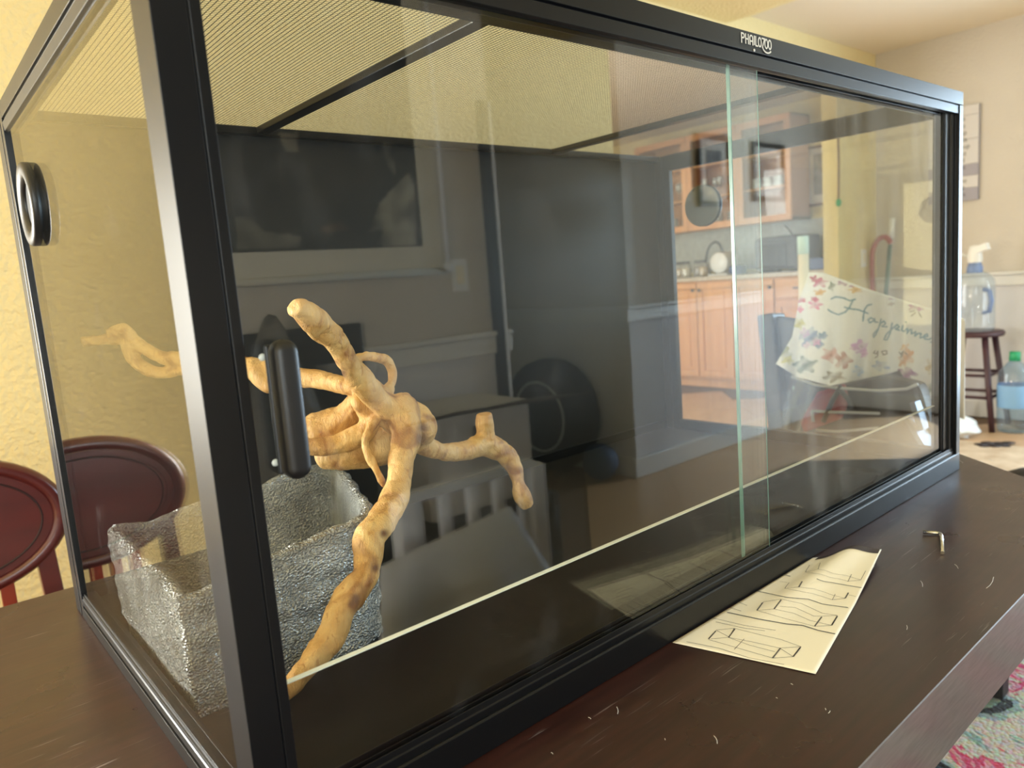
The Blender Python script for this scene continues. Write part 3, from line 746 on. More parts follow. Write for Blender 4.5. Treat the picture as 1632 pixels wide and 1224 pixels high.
def ribbon(mb, pxs, w, dash=None):
    pts = []
    for a, b in zip(pxs[:-1], pxs[1:]):
        k = max(2, int(math.hypot(b[0]-a[0], b[1]-a[1])/2.5))
        pts += [(a[0]+(b[0]-a[0])*t/k, a[1]+(b[1]-a[1])*t/k) for t in range(k)]
    pts.append(pxs[-1]); W3 = []
    for p in pts:
        q = at(p[0], p[1], 2, .003)
        for _ in range(3): q = at(p[0], p[1], 2, pz(q[0], q[1])-T)
        W3.append(Vector((q[0], q[1], pz(q[0], q[1])+.0004)))
    for i, (a, b) in enumerate(zip(W3[:-1], W3[1:])):
        if dash and (i*7 % dash[1]) >= dash[0]: continue
        d = (b-a).normalized(); n = Vector((-d.y, d.x, 0))*w/2
        mb.add([a+n, a-n, b-n, b+n], [(0, 1, 2, 3)])
R1 = .0011
def zl(*p): return [Z(*q) for q in p]
FIG = [
 ([[(350, 700), (405, 638), (530, 625), (490, 690), (365, 700)], [(530, 625), (700, 668), (860, 705), (1000, 755), (945, 825), (800, 835), (350, 705)], [(490, 690), (650, 720), (850, 765), (945, 825)], [(850, 765), (1000, 755)], [(490, 690), (640, 745), (815, 790)], [(405, 640), (500, 690)], [(600, 700), (530, 775)]],
  [[(350, 700), (400, 645)], [(490, 690), (535, 630)], [(800, 835), (855, 765)], [(945, 825), (995, 760)]]),
 ([[(690, 500), (735, 440), (860, 420), (810, 490), (690, 500)], [(860, 420), (1000, 450), (1150, 520), (1255, 535), (1215, 605), (1095, 612), (900, 560), (690, 500)], [(810, 490), (950, 520), (1060, 570), (1215, 605)], [(850, 470), (960, 480), (1090, 540), (1150, 540), (1255, 535)]],
  [[(690, 500), (730, 445)], [(810, 490), (860, 425)], [(1095, 612), (1145, 545)], [(1215, 605), (1255, 540)]]),
 ([[(885, 345), (915, 305)], [(980, 335), (1005, 295)], [(885, 345), (980, 335), (1090, 345), (1230, 395), (1310, 415), (1220, 425), (1080, 380), (885, 345)], [(1310, 415), (1330, 375)], [(1220, 425), (1240, 385)], [(850, 297), (905, 303)], [(1335, 390), (1385, 402)]],
  [[(985, 335), (1008, 295)], [(1310, 415), (1333, 375)]]),
 ([[(1030, 230), (1060, 180)], [(1120, 210), (1135, 165)], [(1030, 230), (1120, 210), (1240, 230), (1420, 285), (1330, 295), (1180, 250), (1030, 230)], [(1420, 285), (1455, 220)], [(1330, 295), (1355, 245)]], [])]
for thin, thick in FIG:
    draw = MB()
    for ln in thin: ribbon(draw, zl(*ln), .0005)
    for ln in thick: ribbon(draw, zl(*ln), .0015)
    draw.build('line_drawing', K['ink'], paper, fix=False)['kind'] = 'stuff'
for ln, w in (([(480, 513), (700, 560), (900, 595), (1010, 605), (1120, 640), (1240, 665)], .0018), ([(690, 363), (900, 408), (1050, 420), (1150, 455), (1330, 480)], .0014), ([(1110, 275), (1260, 312), (1425, 340)], .0013), ([(375, 552), (600, 605), (820, 640)], .0006), ([(400, 580), (600, 625), (745, 643)], .0006), ([(195, 720), (420, 765), (640, 835), (880, 880)], .0006), ([(555, 440), (620, 465)], .0006), ([(880, 248), (925, 260)], .0012), ([(500, 480), (580, 505)], .0006)):
    tx = MB(); ribbon(tx, zl(*ln), w, (17, 21)); tx.build('printed_text', K['ink'], paper, fix=False)['kind'] = 'stuff'
hb = MB()
for i in range(24):
    for u0, u1 in ((.958, .998),):
        a, b = i/24*.88+.1, (i+1)/24*.88+.1
        q = [puv(u0, a), puv(u1, a), puv(u1, b), puv(u0, b)]
        hb.add([(p.x, p.y, pz(p.x, p.y)+.0005) for p in q], [(0, 1, 2, 3)])
hb.build('header_band', K['darkink'], paper, fix=False)

k1, k2, k3 = at(1471, 848, 2, .003), at(1500, 850, 2, .003), at(1502, 881, 2, .003)
ak = MB(); d1 = (k1-k2); d2 = (k3-k2); cv = [k1]+[k2+d1*.22*(1-t)**2+d2*.12*t**2 for t in (0, .25, .5, .75, 1)]+[k3]
ak.tube(cv, .0024, 6)
tag(ak.build('hex_key', K['chrome']), 'small silver L-shaped hex key lying on the scratched table top', 'hex key')
lint = MB()
for px, py, l_, a in ((985, 1132, 12, 1.2), (940, 1144, 5, .3), (1142, 1178, 14, .9), (1262, 1090, 4, .2), (1322, 1135, 5, 2), (1316, 1130, 3, 1), (1580, 930, 22, 1.9), (1446, 1000, 7, 1.3), (1525, 902, 9, .6), (1390, 905, 8, 2.4), (1470, 930, 10, 1.0), (1238, 1112, 3, .2), (1060, 1178, 3, 1), (880, 1200, 4, .4), (1532, 735, 8, .4), (1580, 733, 6, .2)):
    pts = [at(px+math.cos(a+.5*t)*l_*(t-.5), py+math.sin(a+.5*t)*l_*(t-.5), 2, .0008) for t in (0, .33, .66, 1)]
    lint.tube(pts, .00024, 4)
lo_ = lint.build('lint', K['white'], fix=False); tag(lo_, 'pale lint and crumbs scattered on the dark table top', 'lint', kind='stuff')

# ------------------------------------------------------------------ red chairs behind the table
def oval(cx, cz, rx, rz, n=48): return [(cx+rx*math.cos(2*PI*i/n), cz+rz*math.sin(2*PI*i/n)) for i in range(n)]
def oval_chair(cx, y):
    t = thing('dining_chair', 'red mahogany chair with oval back behind the table by the yellow wall', 'chair', (cx, y, 0))
    cz, rx, rz = T+.012, .185, .128
    MB().prism(oval(cx, cz, rx-.025, rz-.022), y-.010, y+.014, 'y').build('back_panel', K['mahog'], t, bevel=.003)
    rim = MB(); n = 48; o1 = oval(cx, cz, rx, rz); o2 = oval(cx, cz, rx-.028, rz-.024)
    v = [(x, yy, z) for yy, o_ in ((y-.004, o1), (y-.018, [((a[0]+b[0])/2, (a[1]+b[1])/2) for a, b in zip(o1, o2)]), (y-.008, o2), (y+.018, o2), (y+.018, o1)) for x, z in o_]
    f = []
    for i in range(5):
        for k in range(n): f.append((i*n+k, i*n+(k+1) % n, ((i+1) % 5)*n+(k+1) % n, ((i+1) % 5)*n+k))
    rim.add(v, f, True); rim.build('back_rim', K['mahog'], t)
    MB().tube([(x, y-.0105, z) for x, z in oval(cx, cz, rx-.045, rz-.038)+[(cx+rx-.045, cz)]], .0018, 6, False).build('inlay_line', K['line'], t)
    for i in range(5):
        x = cx+(i-2)*.035
        MB().box(x-.011, x+.011, y-.006, y+.010, .46, cz-rz+.025).build('slat', K['mahogslat'], t, bevel=.002)
    for sx in (-1, 1):
        MB().bar((cx+sx*.165, y+.02, 0), (cx+sx*.135, y+.006, cz-.05), .032, .028).build('leg', K['mahog'], t, bevel=.003)
        MB().bar((cx+sx*.175, y-.40, 0), (cx+sx*.175, y-.38, .44), .034, .034).build('leg', K['mahog'], t, bevel=.003)
    MB().box(cx-.205, cx+.205, y-.42, y+.012, .435, .465).build('seat', K['mahog'], t, bevel=.008)
    return t
oval_chair(-.103, 1.15)

# ------------------------------------------------------------------ kitchen
def base_cab(y0, y1, label, drawer):
    zt = T+.265
    t = thing('base_cabinet', label, 'cabinet', (5.75, (y0+y1)/2, 0))
    MB().box(5.47, 6.02, y0, y1, .09, zt-.035).box(5.53, 6.0, y0, y1, 0, .09).build('body', K['cab'], t)
    def front(a, b, z0, z1, nm):
        m = MB(); fw = .055
        m.box(5.45, 5.47, a, b, z0, z0+fw); m.box(5.45, 5.47, a, b, z1-fw, z1); m.box(5.45, 5.47, a, a+fw, z0+fw, z1-fw); m.box(5.45, 5.47, b-fw, b, z0+fw, z1-fw)
        d = m.build(nm, K['cab'], t, bevel=.003)
        m2 = MB(); m2.box(5.462, 5.469, a+fw, b-fw, z0+fw, z1-fw); m2.box(5.455, 5.463, a+fw+.03, b-fw-.03, z0+fw+.03, z1-fw-.03)
        m2.build('raised_panel', K['cab'], d, bevel=.003)
        return d
    g = .006
    if drawer:
        d = MB().box(5.45, 5.47, y0+g, y1-g, zt-.21, zt-.05).build('drawer', K['cab'], t, bevel=.006)
        MB().bar((5.435, (y0+y1)/2-.05, zt-.13), (5.435, (y0+y1)/2+.05, zt-.13), .012, .012).build('handle', K['grey'], d)
        d = front(y0+g, y1-g, .11, zt-.225, 'door')
    else:
        d = front(y0+g, y1-g, .11, zt-.05, 'door')
    return t, d
cabs = [(4.30, 4.70, 0), (3.925, 4.30, 0), (3.538, 3.925, 0), (3.167, 3.538, 0), (2.78, 3.167, 0), (2.33, 2.78, 1)]
LBL = ['maple base cabinet at the far left end of the kitchen run, mostly hidden', 'maple base cabinet second from the far end of the kitchen run', 'maple base cabinet door at the left edge of the end glass', 'maple base cabinet with full raised door left of the glass door edge', 'maple base cabinet right behind the glass door edge', 'maple drawer cabinet nearest the floral cloth']
for i, (a, b, dr_) in enumerate(cabs):
    t, d = base_cab(a, b, LBL[i], dr_)
    t['group'] = 'base cabinets'
    hy = b-.035 if i in (1, 3) else a+.035
    MB().box(5.432, 5.452, hy-.012, hy+.012, T+.265-.13, T+.265-.105).build('knob', K['grey'], d, bevel=.004)
tag(MB().box(5.42, 6.03, 2.31, 4.72, T+.23, T+.265).build('worktop', K['counter'], bevel=.006), 'pale stone worktop over the maple base cabinets', 'worktop')
def upper(y0, y1, label, shelves):
    t = thing('wall_cabinet', label, 'cabinet', (5.9, (y0+y1)/2, T+.69), 'glass fronted wall cabinets')
    z0, z1 = T+.69, T+1.55
    m = MB(); m.box(5.75, 6.05, y0, y0+.018, z0, z1); m.box(5.75, 6.05, y1-.018, y1, z0, z1); m.box(5.75, 6.05, y0, y1, z0, z0+.025); m.box(5.75, 6.05, y0, y1, z1-.02, z1); m.box(6.035, 6.05, y0, y1, z0, z1)
    m.build('carcass', K['cabin'], t)
    for z in shelves: MB().box(5.77, 6.035, y0+.018, y1-.018, z-.01, z+.008).build('shelf', K['cab'], t)
    m = MB(); fw = .055; m.box(5.73, 5.75, y0+.003, y1-.003, z0, z0+fw); m.box(5.73, 5.75, y0+.003, y1-.003, z1-fw, z1); m.box(5.73, 5.75, y0+.003, y0+fw, z0+fw, z1-fw); m.box(5.73, 5.75, y1-fw, y1-.003, z0+fw, z1-fw)
    d = m.build('door', K['cab'], t, bevel=.003)
    MB().box(5.738, 5.742, y0+fw, y1-fw, z0+fw, z1-fw).build('door_pane', K['window_glass'], d)
    return t
SH = (T+.98, T+1.27)
upper(2.765, 3.27, 'glass fronted maple wall cabinet nearest the wall picture', SH)
upper(3.27, 3.80, 'glass fronted maple wall cabinet left of the glass door edge', SH)
upper(3.80, 4.40, 'glass fronted maple wall cabinet farthest left above the jars', SH)
# glasses on the shelves
gl0 = MB().lathe([(0, .002), (.030, .002), (.031, .004), (.005, .010), (.004, .07), (.020, .085), (.034, .115), (.034, .15), (.031, .17), (.029, .17), (.032, .15), (.032, .117), (.018, .089), (0, .086)], (0, 0, 0), 14).mesh('stemmed_glass'); gl0.materials.append(K['clear'])
tu0 = MB().lathe([(0, .002), (.030, .002), (.036, .12), (.033, .12), (.028, .008), (0, .008)], (0, 0, 0), 14).mesh('tumbler'); tu0.materials.append(K['clear'])
mg0 = MB().lathe([(0, .002), (.036, .002), (.040, .01), (.040, .09), (.036, .09), (.035, .01), (0, .01)], (0, 0, 0), 14).mesh('mug'); mg0.materials.append(K['white'])
def put(me, name, loc, label, cat, group):
    o = bpy.data.objects.new(name, me); C.objects.link(o); o.location = loc; return tag(o, label, cat, group)
ORD = ['first', 'second', 'third', 'fourth', 'fifth', 'sixth', 'seventh', 'eighth', 'ninth', 'tenth', 'eleventh', 'twelfth', 'thirteenth']
k = 0; c_ = 0
for y in np.arange(3.36, 4.36, .082):
    if abs(y-3.80) < .05: continue
    put(gl0, 'stemmed_glass', (5.86+.05*(k % 2), y, SH[0]+.008), ORD[k]+' stemmed glass from the right on the wall cabinets\' middle shelf', 'glass', 'stemmed glasses in the wall cabinets'); k += 1
for y in np.arange(3.36, 4.36, .1):
    if abs(y-3.80) < .05: continue
    put(tu0, 'tumbler', (5.88+.04*(k % 2), y, T+.715), ORD[c_]+' clear tumbler from the right on the wall cabinets\' bottom board', 'glass', 'tumblers in the wall cabinets'); k += 1; c_ += 1
for i, y in enumerate((2.86, 2.96, 3.06, 3.16)):
    put(mg0, 'mug', (5.88, y, SH[0]+.008), ORD[i]+' white mug from the right in the wall cabinet nearest the picture', 'mug', 'mugs in the wall cabinets')
# counter things
jr0 = MB().lathe([(0, 0), (.045, 0), (.048, .02), (.048, .11), (.036, .125), (0, .125)], (0, 0, 0), 16).mesh('body'); jr0.materials.append(K['clear'])
jl0 = MB().lathe([(0, .148), (.038, .148), (.038, .1255), (0, .1255)], (0, 0, 0), 16).mesh('lid'); jl0.materials.append(K['grey'])
jc0 = MB().lathe([(0, .006), (.040, .006), (.042, .085), (0, .088)], (0, 0, 0), 12).mesh('contents')
JC = [mat('jar_brown', rgb(96, 70, 50), .8), mat('jar_tan', rgb(190, 160, 110), .8), mat('jar_pale', rgb(216, 206, 180), .8)]
JL = ['glass jar with dark contents, farthest of the worktop jars', 'glass jar with tan contents, second of the worktop jars', 'glass jar with pale contents beside the tan one', 'glass jar with dark contents next to the white rack', 'glass jar with tan contents nearest the white rack']
for i, y in enumerate((3.98, 3.87, 3.76, 3.66, 3.57)):
    t = thing('jar', JL[i], 'jar', (5.62+.05*(i % 2), y, T+.265), 'jars on the worktop')
    link('body', jr0, None, t, local=True); link('lid', jl0, None, t, local=True)
    jc = jc0.copy(); jc.materials.append(JC[i % 3]); link('contents', jc, None, t, local=True)
t = thing('dish_rack', 'white plate rack holding pale plates on the kitchen worktop', 'rack', (5.7, 3.42, T+.265))
MB().box(5.58, 5.82, 3.30, 3.50, T+.266, T+.282).build('tray', K['white'], t, bevel=.004)
for i in range(4): MB().lathe([(0, 0), (.085, .006), (.095, .014), (.09, .016), (0, .01)], (5.60+i*.05, 3.40, T+.378), 20, 'x').build('plate', K['white'], t)
t = thing('countertop_oven', 'dark grey countertop oven at the right end of the worktop', 'oven', (5.72, 2.82, T+.265))
MB().box(5.56, 5.95, 2.62, 3.02, T+.28, T+.56).build('body', K['grey'], t, bevel=.03)
MB().box(5.553, 5.562, 2.72, 3.0, T+.31, T+.50).build('door', K['chairblack'], t, bevel=.003)
MB().bar((5.53, 2.73, T+.50), (5.53, 2.99, T+.50), .015, .015).build('handle', K['grey'], t)
for y in (2.66, 2.98): MB().box(5.60, 5.9, y-.02, y+.02, T+.265, T+.281).build('foot', K['blackplas'], t)
tag(MB().lathe([(0, 0), (.055, 0), (.075, .02), (.07, .075), (.064, .075), (.066, .022), (0, .012)], (5.50, 3.14, T+.266), 18).build('bowl', K['blue']), 'small blue bowl on the worktop in front of the oven', 'bowl')
tag(MB().box(5.50, 5.62, 2.36, 2.50, T+.266, T+.36).build('blue_box', K['blue'], bevel=.008), 'dark blue box at the near end of the worktop', 'box')
t = thing('standing_disc', 'dark round wire-edged platter standing upright on the worktop', 'platter', (5.80, 3.62, T+.265))
MB().tube([(5.84+.02*math.sin(a), 3.60+.09*math.cos(a), T+.42+.15*math.sin(a)) for a in np.linspace(0, 2*PI, 33)], .009, 8, False).build('rim', K['grey'], t)
MB().box(5.82, 5.88, 3.55, 3.65, T+.266, T+.28).build('stand', K['grey'], t)
# curved gooseneck wires over the worktop
gt = MB(); gt.tube([tuple(q[:3]) for q in catmull([(5.5, 2.70, T+.64, 0), (5.5, 2.65, T+.58, 0), (5.5, 2.585, T+.44, 0), (5.5, 2.55, T+.267, 0)], 6)], .008, 8)
tag(gt.build('gooseneck', K['grey']), 'thin dark curved gooseneck rising from the worktop beside the oven', 'lamp')
# picture on the kitchen wall
def framed(name, label, axis, p, a0, a1, z0, z1, s, fm, fw=.02, matw=.04):
    t = thing(name, label, 'picture', {'x': (p, (a0+a1)/2, z0), 'y': ((a0+a1)/2, p, z0)}[axis])
    def bx(m, u0, u1, w0, w1, t0, t1):
        lo_, hi_ = sorted((p+s*t0, p+s*t1))
        if axis == 'x': m.box(lo_, hi_, u0, u1, w0, w1)
        else: m.box(u0, u1, lo_, hi_, w0, w1)
    m = MB(); bx(m, a0, a1, z0, z0+fw, .002, .024); bx(m, a0, a1, z1-fw, z1, .002, .024); bx(m, a0, a0+fw, z0+fw, z1-fw, .002, .024); bx(m, a1-fw, a1, z0+fw, z1-fw, .002, .024)
    m.build('frame', fm, t, bevel=.003)
    m = MB(); bx(m, a0+fw, a1-fw, z0+fw, z1-fw, .003, .010); m.build('mount', K['mat'], t)
    m = MB(); bx(m, a0+fw+matw, a1-fw-matw, z0+fw+matw*1.5, z1-fw-matw, .0102, .012); m.build('print', K['print'], t)
    return t
framed('framed_picture', 'brown framed grey picture on the kitchen wall beside the wall cabinets', 'x', 6.05, 2.545, 2.80, T+.79, T+1.29, -1, K['brownframe'], .025, .045)
# slim cream column behind the cloth
q = at(1280, 400, 0, 4.3)
t = thing('tower', 'slim cream column with pale mint cap standing behind the floral cloth', 'tower', (4.3, q[1], 0))
zc = at(1280, 405, 0, 4.3)[2]; zt = at(1280, 376, 0, 4.3)[2]
MB().lathe([(0, .03), (.032, .03), (.032, zc), (0, zc)], (4.3, q[1], 0), 20).build('body', K['cream'], t)
MB().lathe([(0, zc), (.034, zc), (.034, zt-.006), (.028, zt), (0, zt)], (4.3, q[1], 0), 20).build('cap', K['mint'], t)
MB().lathe([(0, 0), (.11, 0), (.11, .02), (.04, .035), (0, .035)], (4.3, q[1], 0), 20).build('foot', K['cream'], t)
hb_ = MB(); hb_.tube([(4.635, 1.842, T+1.2), (4.635, 1.838, T+1.0), (4.63, 1.838, T+.80), (4.625, 1.838, T+.72)], .006, 8)
hs = hb_.build('hanging_strap', K['brownframe']); tag(hs, 'thin brown strap hanging at the corner of the kitchen opening', 'strap')
MB().ball((4.622, 1.836, T+.70), .018, 10, (1, 1, 1.4)).build('strap_end', K['green'], hs)

# ------------------------------------------------------------------ right wall corner: jug on stool, bottles, tools, plaque
XS = 4.92
def S(px, py, x=XS): return at(px, py, 0, x)
c0 = (S(1520, 500)+S(1588, 500))/2
cy = S(1553, 470)[1]; zt = S(1553, 527)[2]
st = thing('bar_stool', 'dark wooden round stool carrying the big clear water jug', 'stool', (XS, cy, 0))
MB().lathe([(0, zt), (.155, zt), (.163, zt-.012), (.158, zt-.030), (0, zt-.032)], (XS, cy, 0), 28).build('seat', K['stool'], st)
for sx, sy in ((-1, -1), (-1, 1), (1, -1), (1, 1)):
    MB().tube([(XS+sx*.085, cy+sy*.085, zt-.03), (XS+sx*.15, cy+sy*.15, 0)], [.018, .016], 10).build('leg', K['stool'], st)
for z, r in ((.20, .127), (.33, .112)):
    for (a, b) in (((-1, -1), (1, -1)), ((1, -1), (1, 1)), ((1, 1), (-1, 1)), ((-1, 1), (-1, -1))):
        MB().tube([(XS+a[0]*r, cy+a[1]*r, z), (XS+b[0]*r, cy+b[1]*r, z)], .010, 8).build('rung', K['stool'], st)
jr = S(1588, 480)-S(1553, 480); R_ = abs(jr[1])*.93
sh = S(1553, 437)[2]; nk = S(1553, 425)[2]
jg = thing('water_jug', 'large clear water jug with white pump standing on the dark stool', 'jug', (XS, cy, zt))
MB().lathe([(0, zt+.001), (R_*.94, zt+.001), (R_, zt+.02), (R_, sh-.07), (R_*.93, sh-.03), (R_*.7, sh), (.045, sh+.012), (.034, nk+.03)], (XS, cy, 0), 36).build('body', K['bottle'], jg)
hh = (zt+sh)/2+.01
MB().tube([(XS-.03, cy-R_*.55, hh+.07), (XS-.05, cy-R_*.88, hh+.06), (XS-.05, cy-R_*.98, hh), (XS-.05, cy-R_*.88, hh-.06), (XS-.03, cy-R_*.55, hh-.07)], .013, 10).build('handle', K['paleblue'], jg)
pt = S(1553, 392)[2]
MB().lathe([(.044, sh+.008), (.042, nk), (.036, nk+.01), (.034, nk+.035)], (XS, cy, 0), 20).build('neck_collar', K['paleblue'], jg)
pm = MB(); pm.lathe([(.038, nk+.025), (.040, nk+.05), (.036, pt-.03), (.028, pt), (0, pt+.006)], (XS, cy, 0), 20)
pm.bar((XS-.01, cy, pt-.03), (XS-.02, cy-.075, pt-.005), .045, .04); pm.tube([(XS, cy+.03, nk+.06), (XS-.01, cy+.09, nk+.085), (XS-.01, cy+.12, nk+.05)], .009, 8)
pm.build('pump', K['white'], jg)
bx = 4.86; by = S(1617, 600, bx)[1]; b0 = 0.0; bt = S(1617, 574, bx)[2]; bw = abs(S(1590, 600, bx)[1]-by)
bb = thing('water_bottle', 'blue tinted water bottle with green cap on the floor right of the stool', 'bottle', (bx, by, 0))
ZB = S(1610, 672, bx)[2]
MB().lathe([(0, .002), (bw*.95, .004), (bw, .03), (bw, bt-.13), (bw*.92, bt-.07), (bw*.5, bt-.02), (.022, bt)], (bx, by, 0), 28).build('body', K['bluebottle'], bb)
MB().lathe([(bw*1.005, bt*.35), (bw*1.01, bt*.355), (bw*1.01, bt*.66), (bw*1.005, bt*.665)], (bx, by, 0), 28).build('label_band', mat('pale_blue_label', rgb(130, 176, 220), .5), bb)
MB().lathe([(0, bt+.052), (.028, bt+.05), (.030, bt-.002), (0, bt-.002)], (bx, by, 0), 18).build('cap', K['green'], bb)
# crumpled white plastic on the floor
pb = MB(); pb.ball((0, 0, 0), 1, 40)
qp = at(1545, 680, 2, -.735)
pb.v = [(qp[0]-.28+.15*x*(1+.3*noise.noise(Vector((x*3, y*3, z*3)))), qp[1]+.05+.17*y*(1+.3*noise.noise(Vector((x*3+5, y*3, z*3)))), max(0.001, .055+.075*z*(1+.5*noise.noise(Vector((x*4, y*4+9, z*4)))))) for x, y, z in pb.v]
tag(pb.build('plastic_bag', K['white']), 'crumpled white plastic bag on the floor beside the stool', 'bag')
# floor mat
fm = thing('floor_mat', 'beige worn floor mat with dark marks in front of the stool', 'mat', (4.0, .75, 0))
m_ = mat('beige_mat', rgb(206, 184, 156), .9, var=(rgb(176, 150, 120), 9, .2), bump=(120, .6, .003))
MB().box(3.35, 4.45, .25, 1.25, .0005, .010).build('pile', m_, fm, bevel=.003)
mk = MB()
for i in range(9):
    q = at(1563+i*5.5, 708+3*math.sin(i*2.1), 2, -T+.0112); mk.lathe([(0, q[2]), (.035-.02*(i % 2), q[2]), (.03, q[2]-.0005)], (q[0], q[1], 0), 9)
mk.build('dark_marks', K['darkink'], fm)
# dark rounded thing at the right edge
qx = 3.1; qa = at(1632, 650, 0, qx); 
kb = MB().lathe([(0, 0), (.075, 0), (.085, .02), (.06, .05), (.045, .09), (.07, .13), (.085, .18), (.07, .23), (.03, .25), (0, .252)], (qx, at(1640, 690, 0, qx)[1], 0), 24)
tag(kb.build('black_pot', K['chairblack']), 'black rounded pot on the floor at the right edge of the view', 'pot')
# cleaning tools in the corner
t = thing('broom', 'teal handled broom with white grip leaning in the room corner', 'broom', (5.0, 1.62, 0))
a, b = at(1422, 348, 0, 5.12), at(1412, 470, 0, 5.05); d = (b-a).normalized(); e = a+d*((a.z-.12)/-d.z)
MB().tube([a+d*.14, e], .014, 10).build('handle', K['teal'], t)
MB().tube([a, a+d*.139], .019, 10).build('grip', K['white'], t)
MB().box(e.x-.03, e.x+.03, e.y-.13, e.y+.13, .002, .125).build('brush', K['teal'], t, bevel=.01)
t = thing('floor_sweeper', 'dark red stick sweeper with looped handle leaning in the room corner', 'sweeper', (5.0, 1.8, 0))
LP = [at(px, py, 0, 5.05) for px, py in ((1391, 470), (1390, 430), (1391, 400), (1400, 382), (1412, 378), (1420, 388))]
e = Vector((4.98, LP[0].y, .10))
MB().tube([tuple(q) for q in catmull([tuple(p) for p in LP], 5)], .017, 10).build('loop_handle', K['red'], t)
MB().tube([LP[0], e], .016, 10).build('stick', K['red'], t)
MB().box(e.x-.05, e.x+.06, e.y-.10, e.y+.08, .002, .11).build('head', K['red'], t, bevel=.012)
def plate(name, label, p, ny, axis='y'):
    t = thing(name, label, 'switch', p)
    s = ny
    if axis == 'y':
        y0, y1 = sorted((p[1], p[1]+s*.006)); MB().box(p[0]-.035, p[0]+.035, y0, y1, p[2], p[2]+.115).build('plate', K['white'], t, bevel=.002)
        y0, y1 = sorted((p[1]+s*.006, p[1]+s*.010)); MB().box(p[0]-.017, p[0]+.017, y0, y1, p[2]+.025, p[2]+.09).build('rocker', K['cream'], t, bevel=.002)
    return t
q = at(1376, 425, 1, YB); plate('light_switch', 'white light switch on the wall beside the kitchen opening', (q[0], YB, q[2]), -1)
# plaque of words
XP = XR-.012
p0 = at(1562, 172, 0, XP); y1_, y0_ = at(1480, 180, 0, XP)[1], p0[1]; z1_ = at(1520, 173, 0, XP)[2]; z0_ = at(1520, 322, 0, XP)[2]
t = thing('word_plaque', 'tall pale plank plaque with grey words on the right wall', 'plaque', (XR, (y0_+y1_)/2, z0_))
MB().box(XR-.012, XR-.001, y0_, y1_, z0_, z1_).build('backing', K['plaqueg'], t)
frag = ['', 'ie', 'le', 'ap', 'lta', 'rup', 'ez', 'ill', 'as', '', 'pe', 'le', 'es', '']
edges = [(0, .10, 0), (.10, .35, 0), (.35, .615, 0), (.615, .735, 1), (.735, .865, 0), (.865, 1, 1)]
for a, b, g in edges:
    h = z1_-z0_
    MB().box(XR-.022, XR-.0121, y0_+.004, y1_-.004, z1_-b*h+.001, z1_-a*h-.001).build('plank', K['plaqueg'] if g else K['plaque'], t, bevel=.001)
for i, s_ in enumerate(frag):
    if not s_: continue
    me = text_mesh(s_, .040, .0004)
    me.transform(Matrix(((0, 0, -1, 0), (-1, 0, 0, 0), (0, 1, 0, 0), (0, 0, 0, 1))))
    zz = z1_-(.03+i*.0725)*h-.03
    me.transform(Matrix.Translation((XR-.0224, y0_+.105, zz)))
    link('lettering', me, K['ink'], t)

# ------------------------------------------------------------------ chair beyond the table end, floral cloth, bag
bc = thing('black_chair', 'black high-backed chair beyond the table end under the floral cloth', 'chair', (1.95, .4, 0))
CXB = 1.80
def Q(px, py, x=CXB): return at(px, py, 0, x)
a, b = Q(1214, 503), Q(1256, 690)
MB().bar(a+Vector((.05, 0, 0)), (CXB+.0, b.y, .42), .05, .075, (1, 0, 0)).build('back_post', K['chairblack'], bc, bevel=.006)
r0_, r1_ = Q(1300, 460), Q(1500, 530)
MB().bar(r1_+Vector((.04, .04, -.02)), (CXB+.02, r1_.y+.05, .42), .05, .06, (1, 0, 0)).build('back_post', K['chairblack'], bc, bevel=.006)
m = MB(); tl, trr = Q(1216, 503), Q(1500, 545)
v = []
for y, z in ((tl.y+.02, tl.z), (trr.y, trr.z), (trr.y, .50), (tl.y-.05, .50)):
    v += [(CXB+.03, y, z), (CXB+.06, y, z)]
m.add(v, [(0, 2, 4, 6), (1, 7, 5, 3), (0, 1, 3, 2), (2, 3, 5, 4), (4, 5, 7, 6), (6, 7, 1, 0)])
m.build('backrest', K['chairblack'], bc, bevel=.008)
MB().box(1.70, 2.18, .10, .74, .42, .48).build('seat', K['chairblack'], bc, bevel=.015)
for x, y in ((1.82, .115), (1.74, .70), (2.14, .13), (2.14, .70)):
    MB().box(x-.025, x+.025, y-.025, y+.025, .0125, .42).build('leg', K['chairblack'], bc, bevel=.004)
# floral cloth, printed; draped over the chair back
def seg_dist(PX, PY, line):
    D = np.full(PX.shape, 1e9)
    for (ax, ay), (bx_, by_) in zip(line[:-1], line[1:]):
        dx, dy = bx_-ax, by_-ay; L2 = dx*dx+dy*dy+1e-9
        t_ = np.clip(((PX-ax)*dx+(PY-ay)*dy)/L2, 0, 1); D = np.minimum(D, np.hypot(PX-ax-t_*dx, PY-ay-t_*dy))
    return D
ns, ntt = 330, 210
S_, T_ = np.meshgrid(np.linspace(0, 1, ns), np.linspace(0, 1, ntt), indexing='ij')
def ip(x, xs, ys): return np.interp(x, xs, ys)
topx = ip(S_, [0, .35, .62, 1], [1289, 1378, 1440, 1538]); topy = ip(S_, [0, .1, .35, .62, 1], [437, 438, 462, 482, 512])
botx = ip(S_, [0, .12, .35, .62, .75, 1], [1238, 1275, 1345, 1435, 1462, 1538]); boty = ip(S_, [0, .1, .3, .45, .62, .75, 1], [580, 600, 616, 606, 590, 638, 668])
lbow = np.interp(T_, [0, .3, .7, 1], [0, -4, 6, 0])*(1-S_)
PXg = topx+(botx-topx)*T_**1.25+lbow; PYg = topy+(boty-topy)*T_
depthx = 1.735 + .018*np.sin(PXg*.055+1)*T_ + .012*np.sin(PXg*.12+PYg*.02)*T_ - .03*T_ + .02*np.cos(PXg*.02)
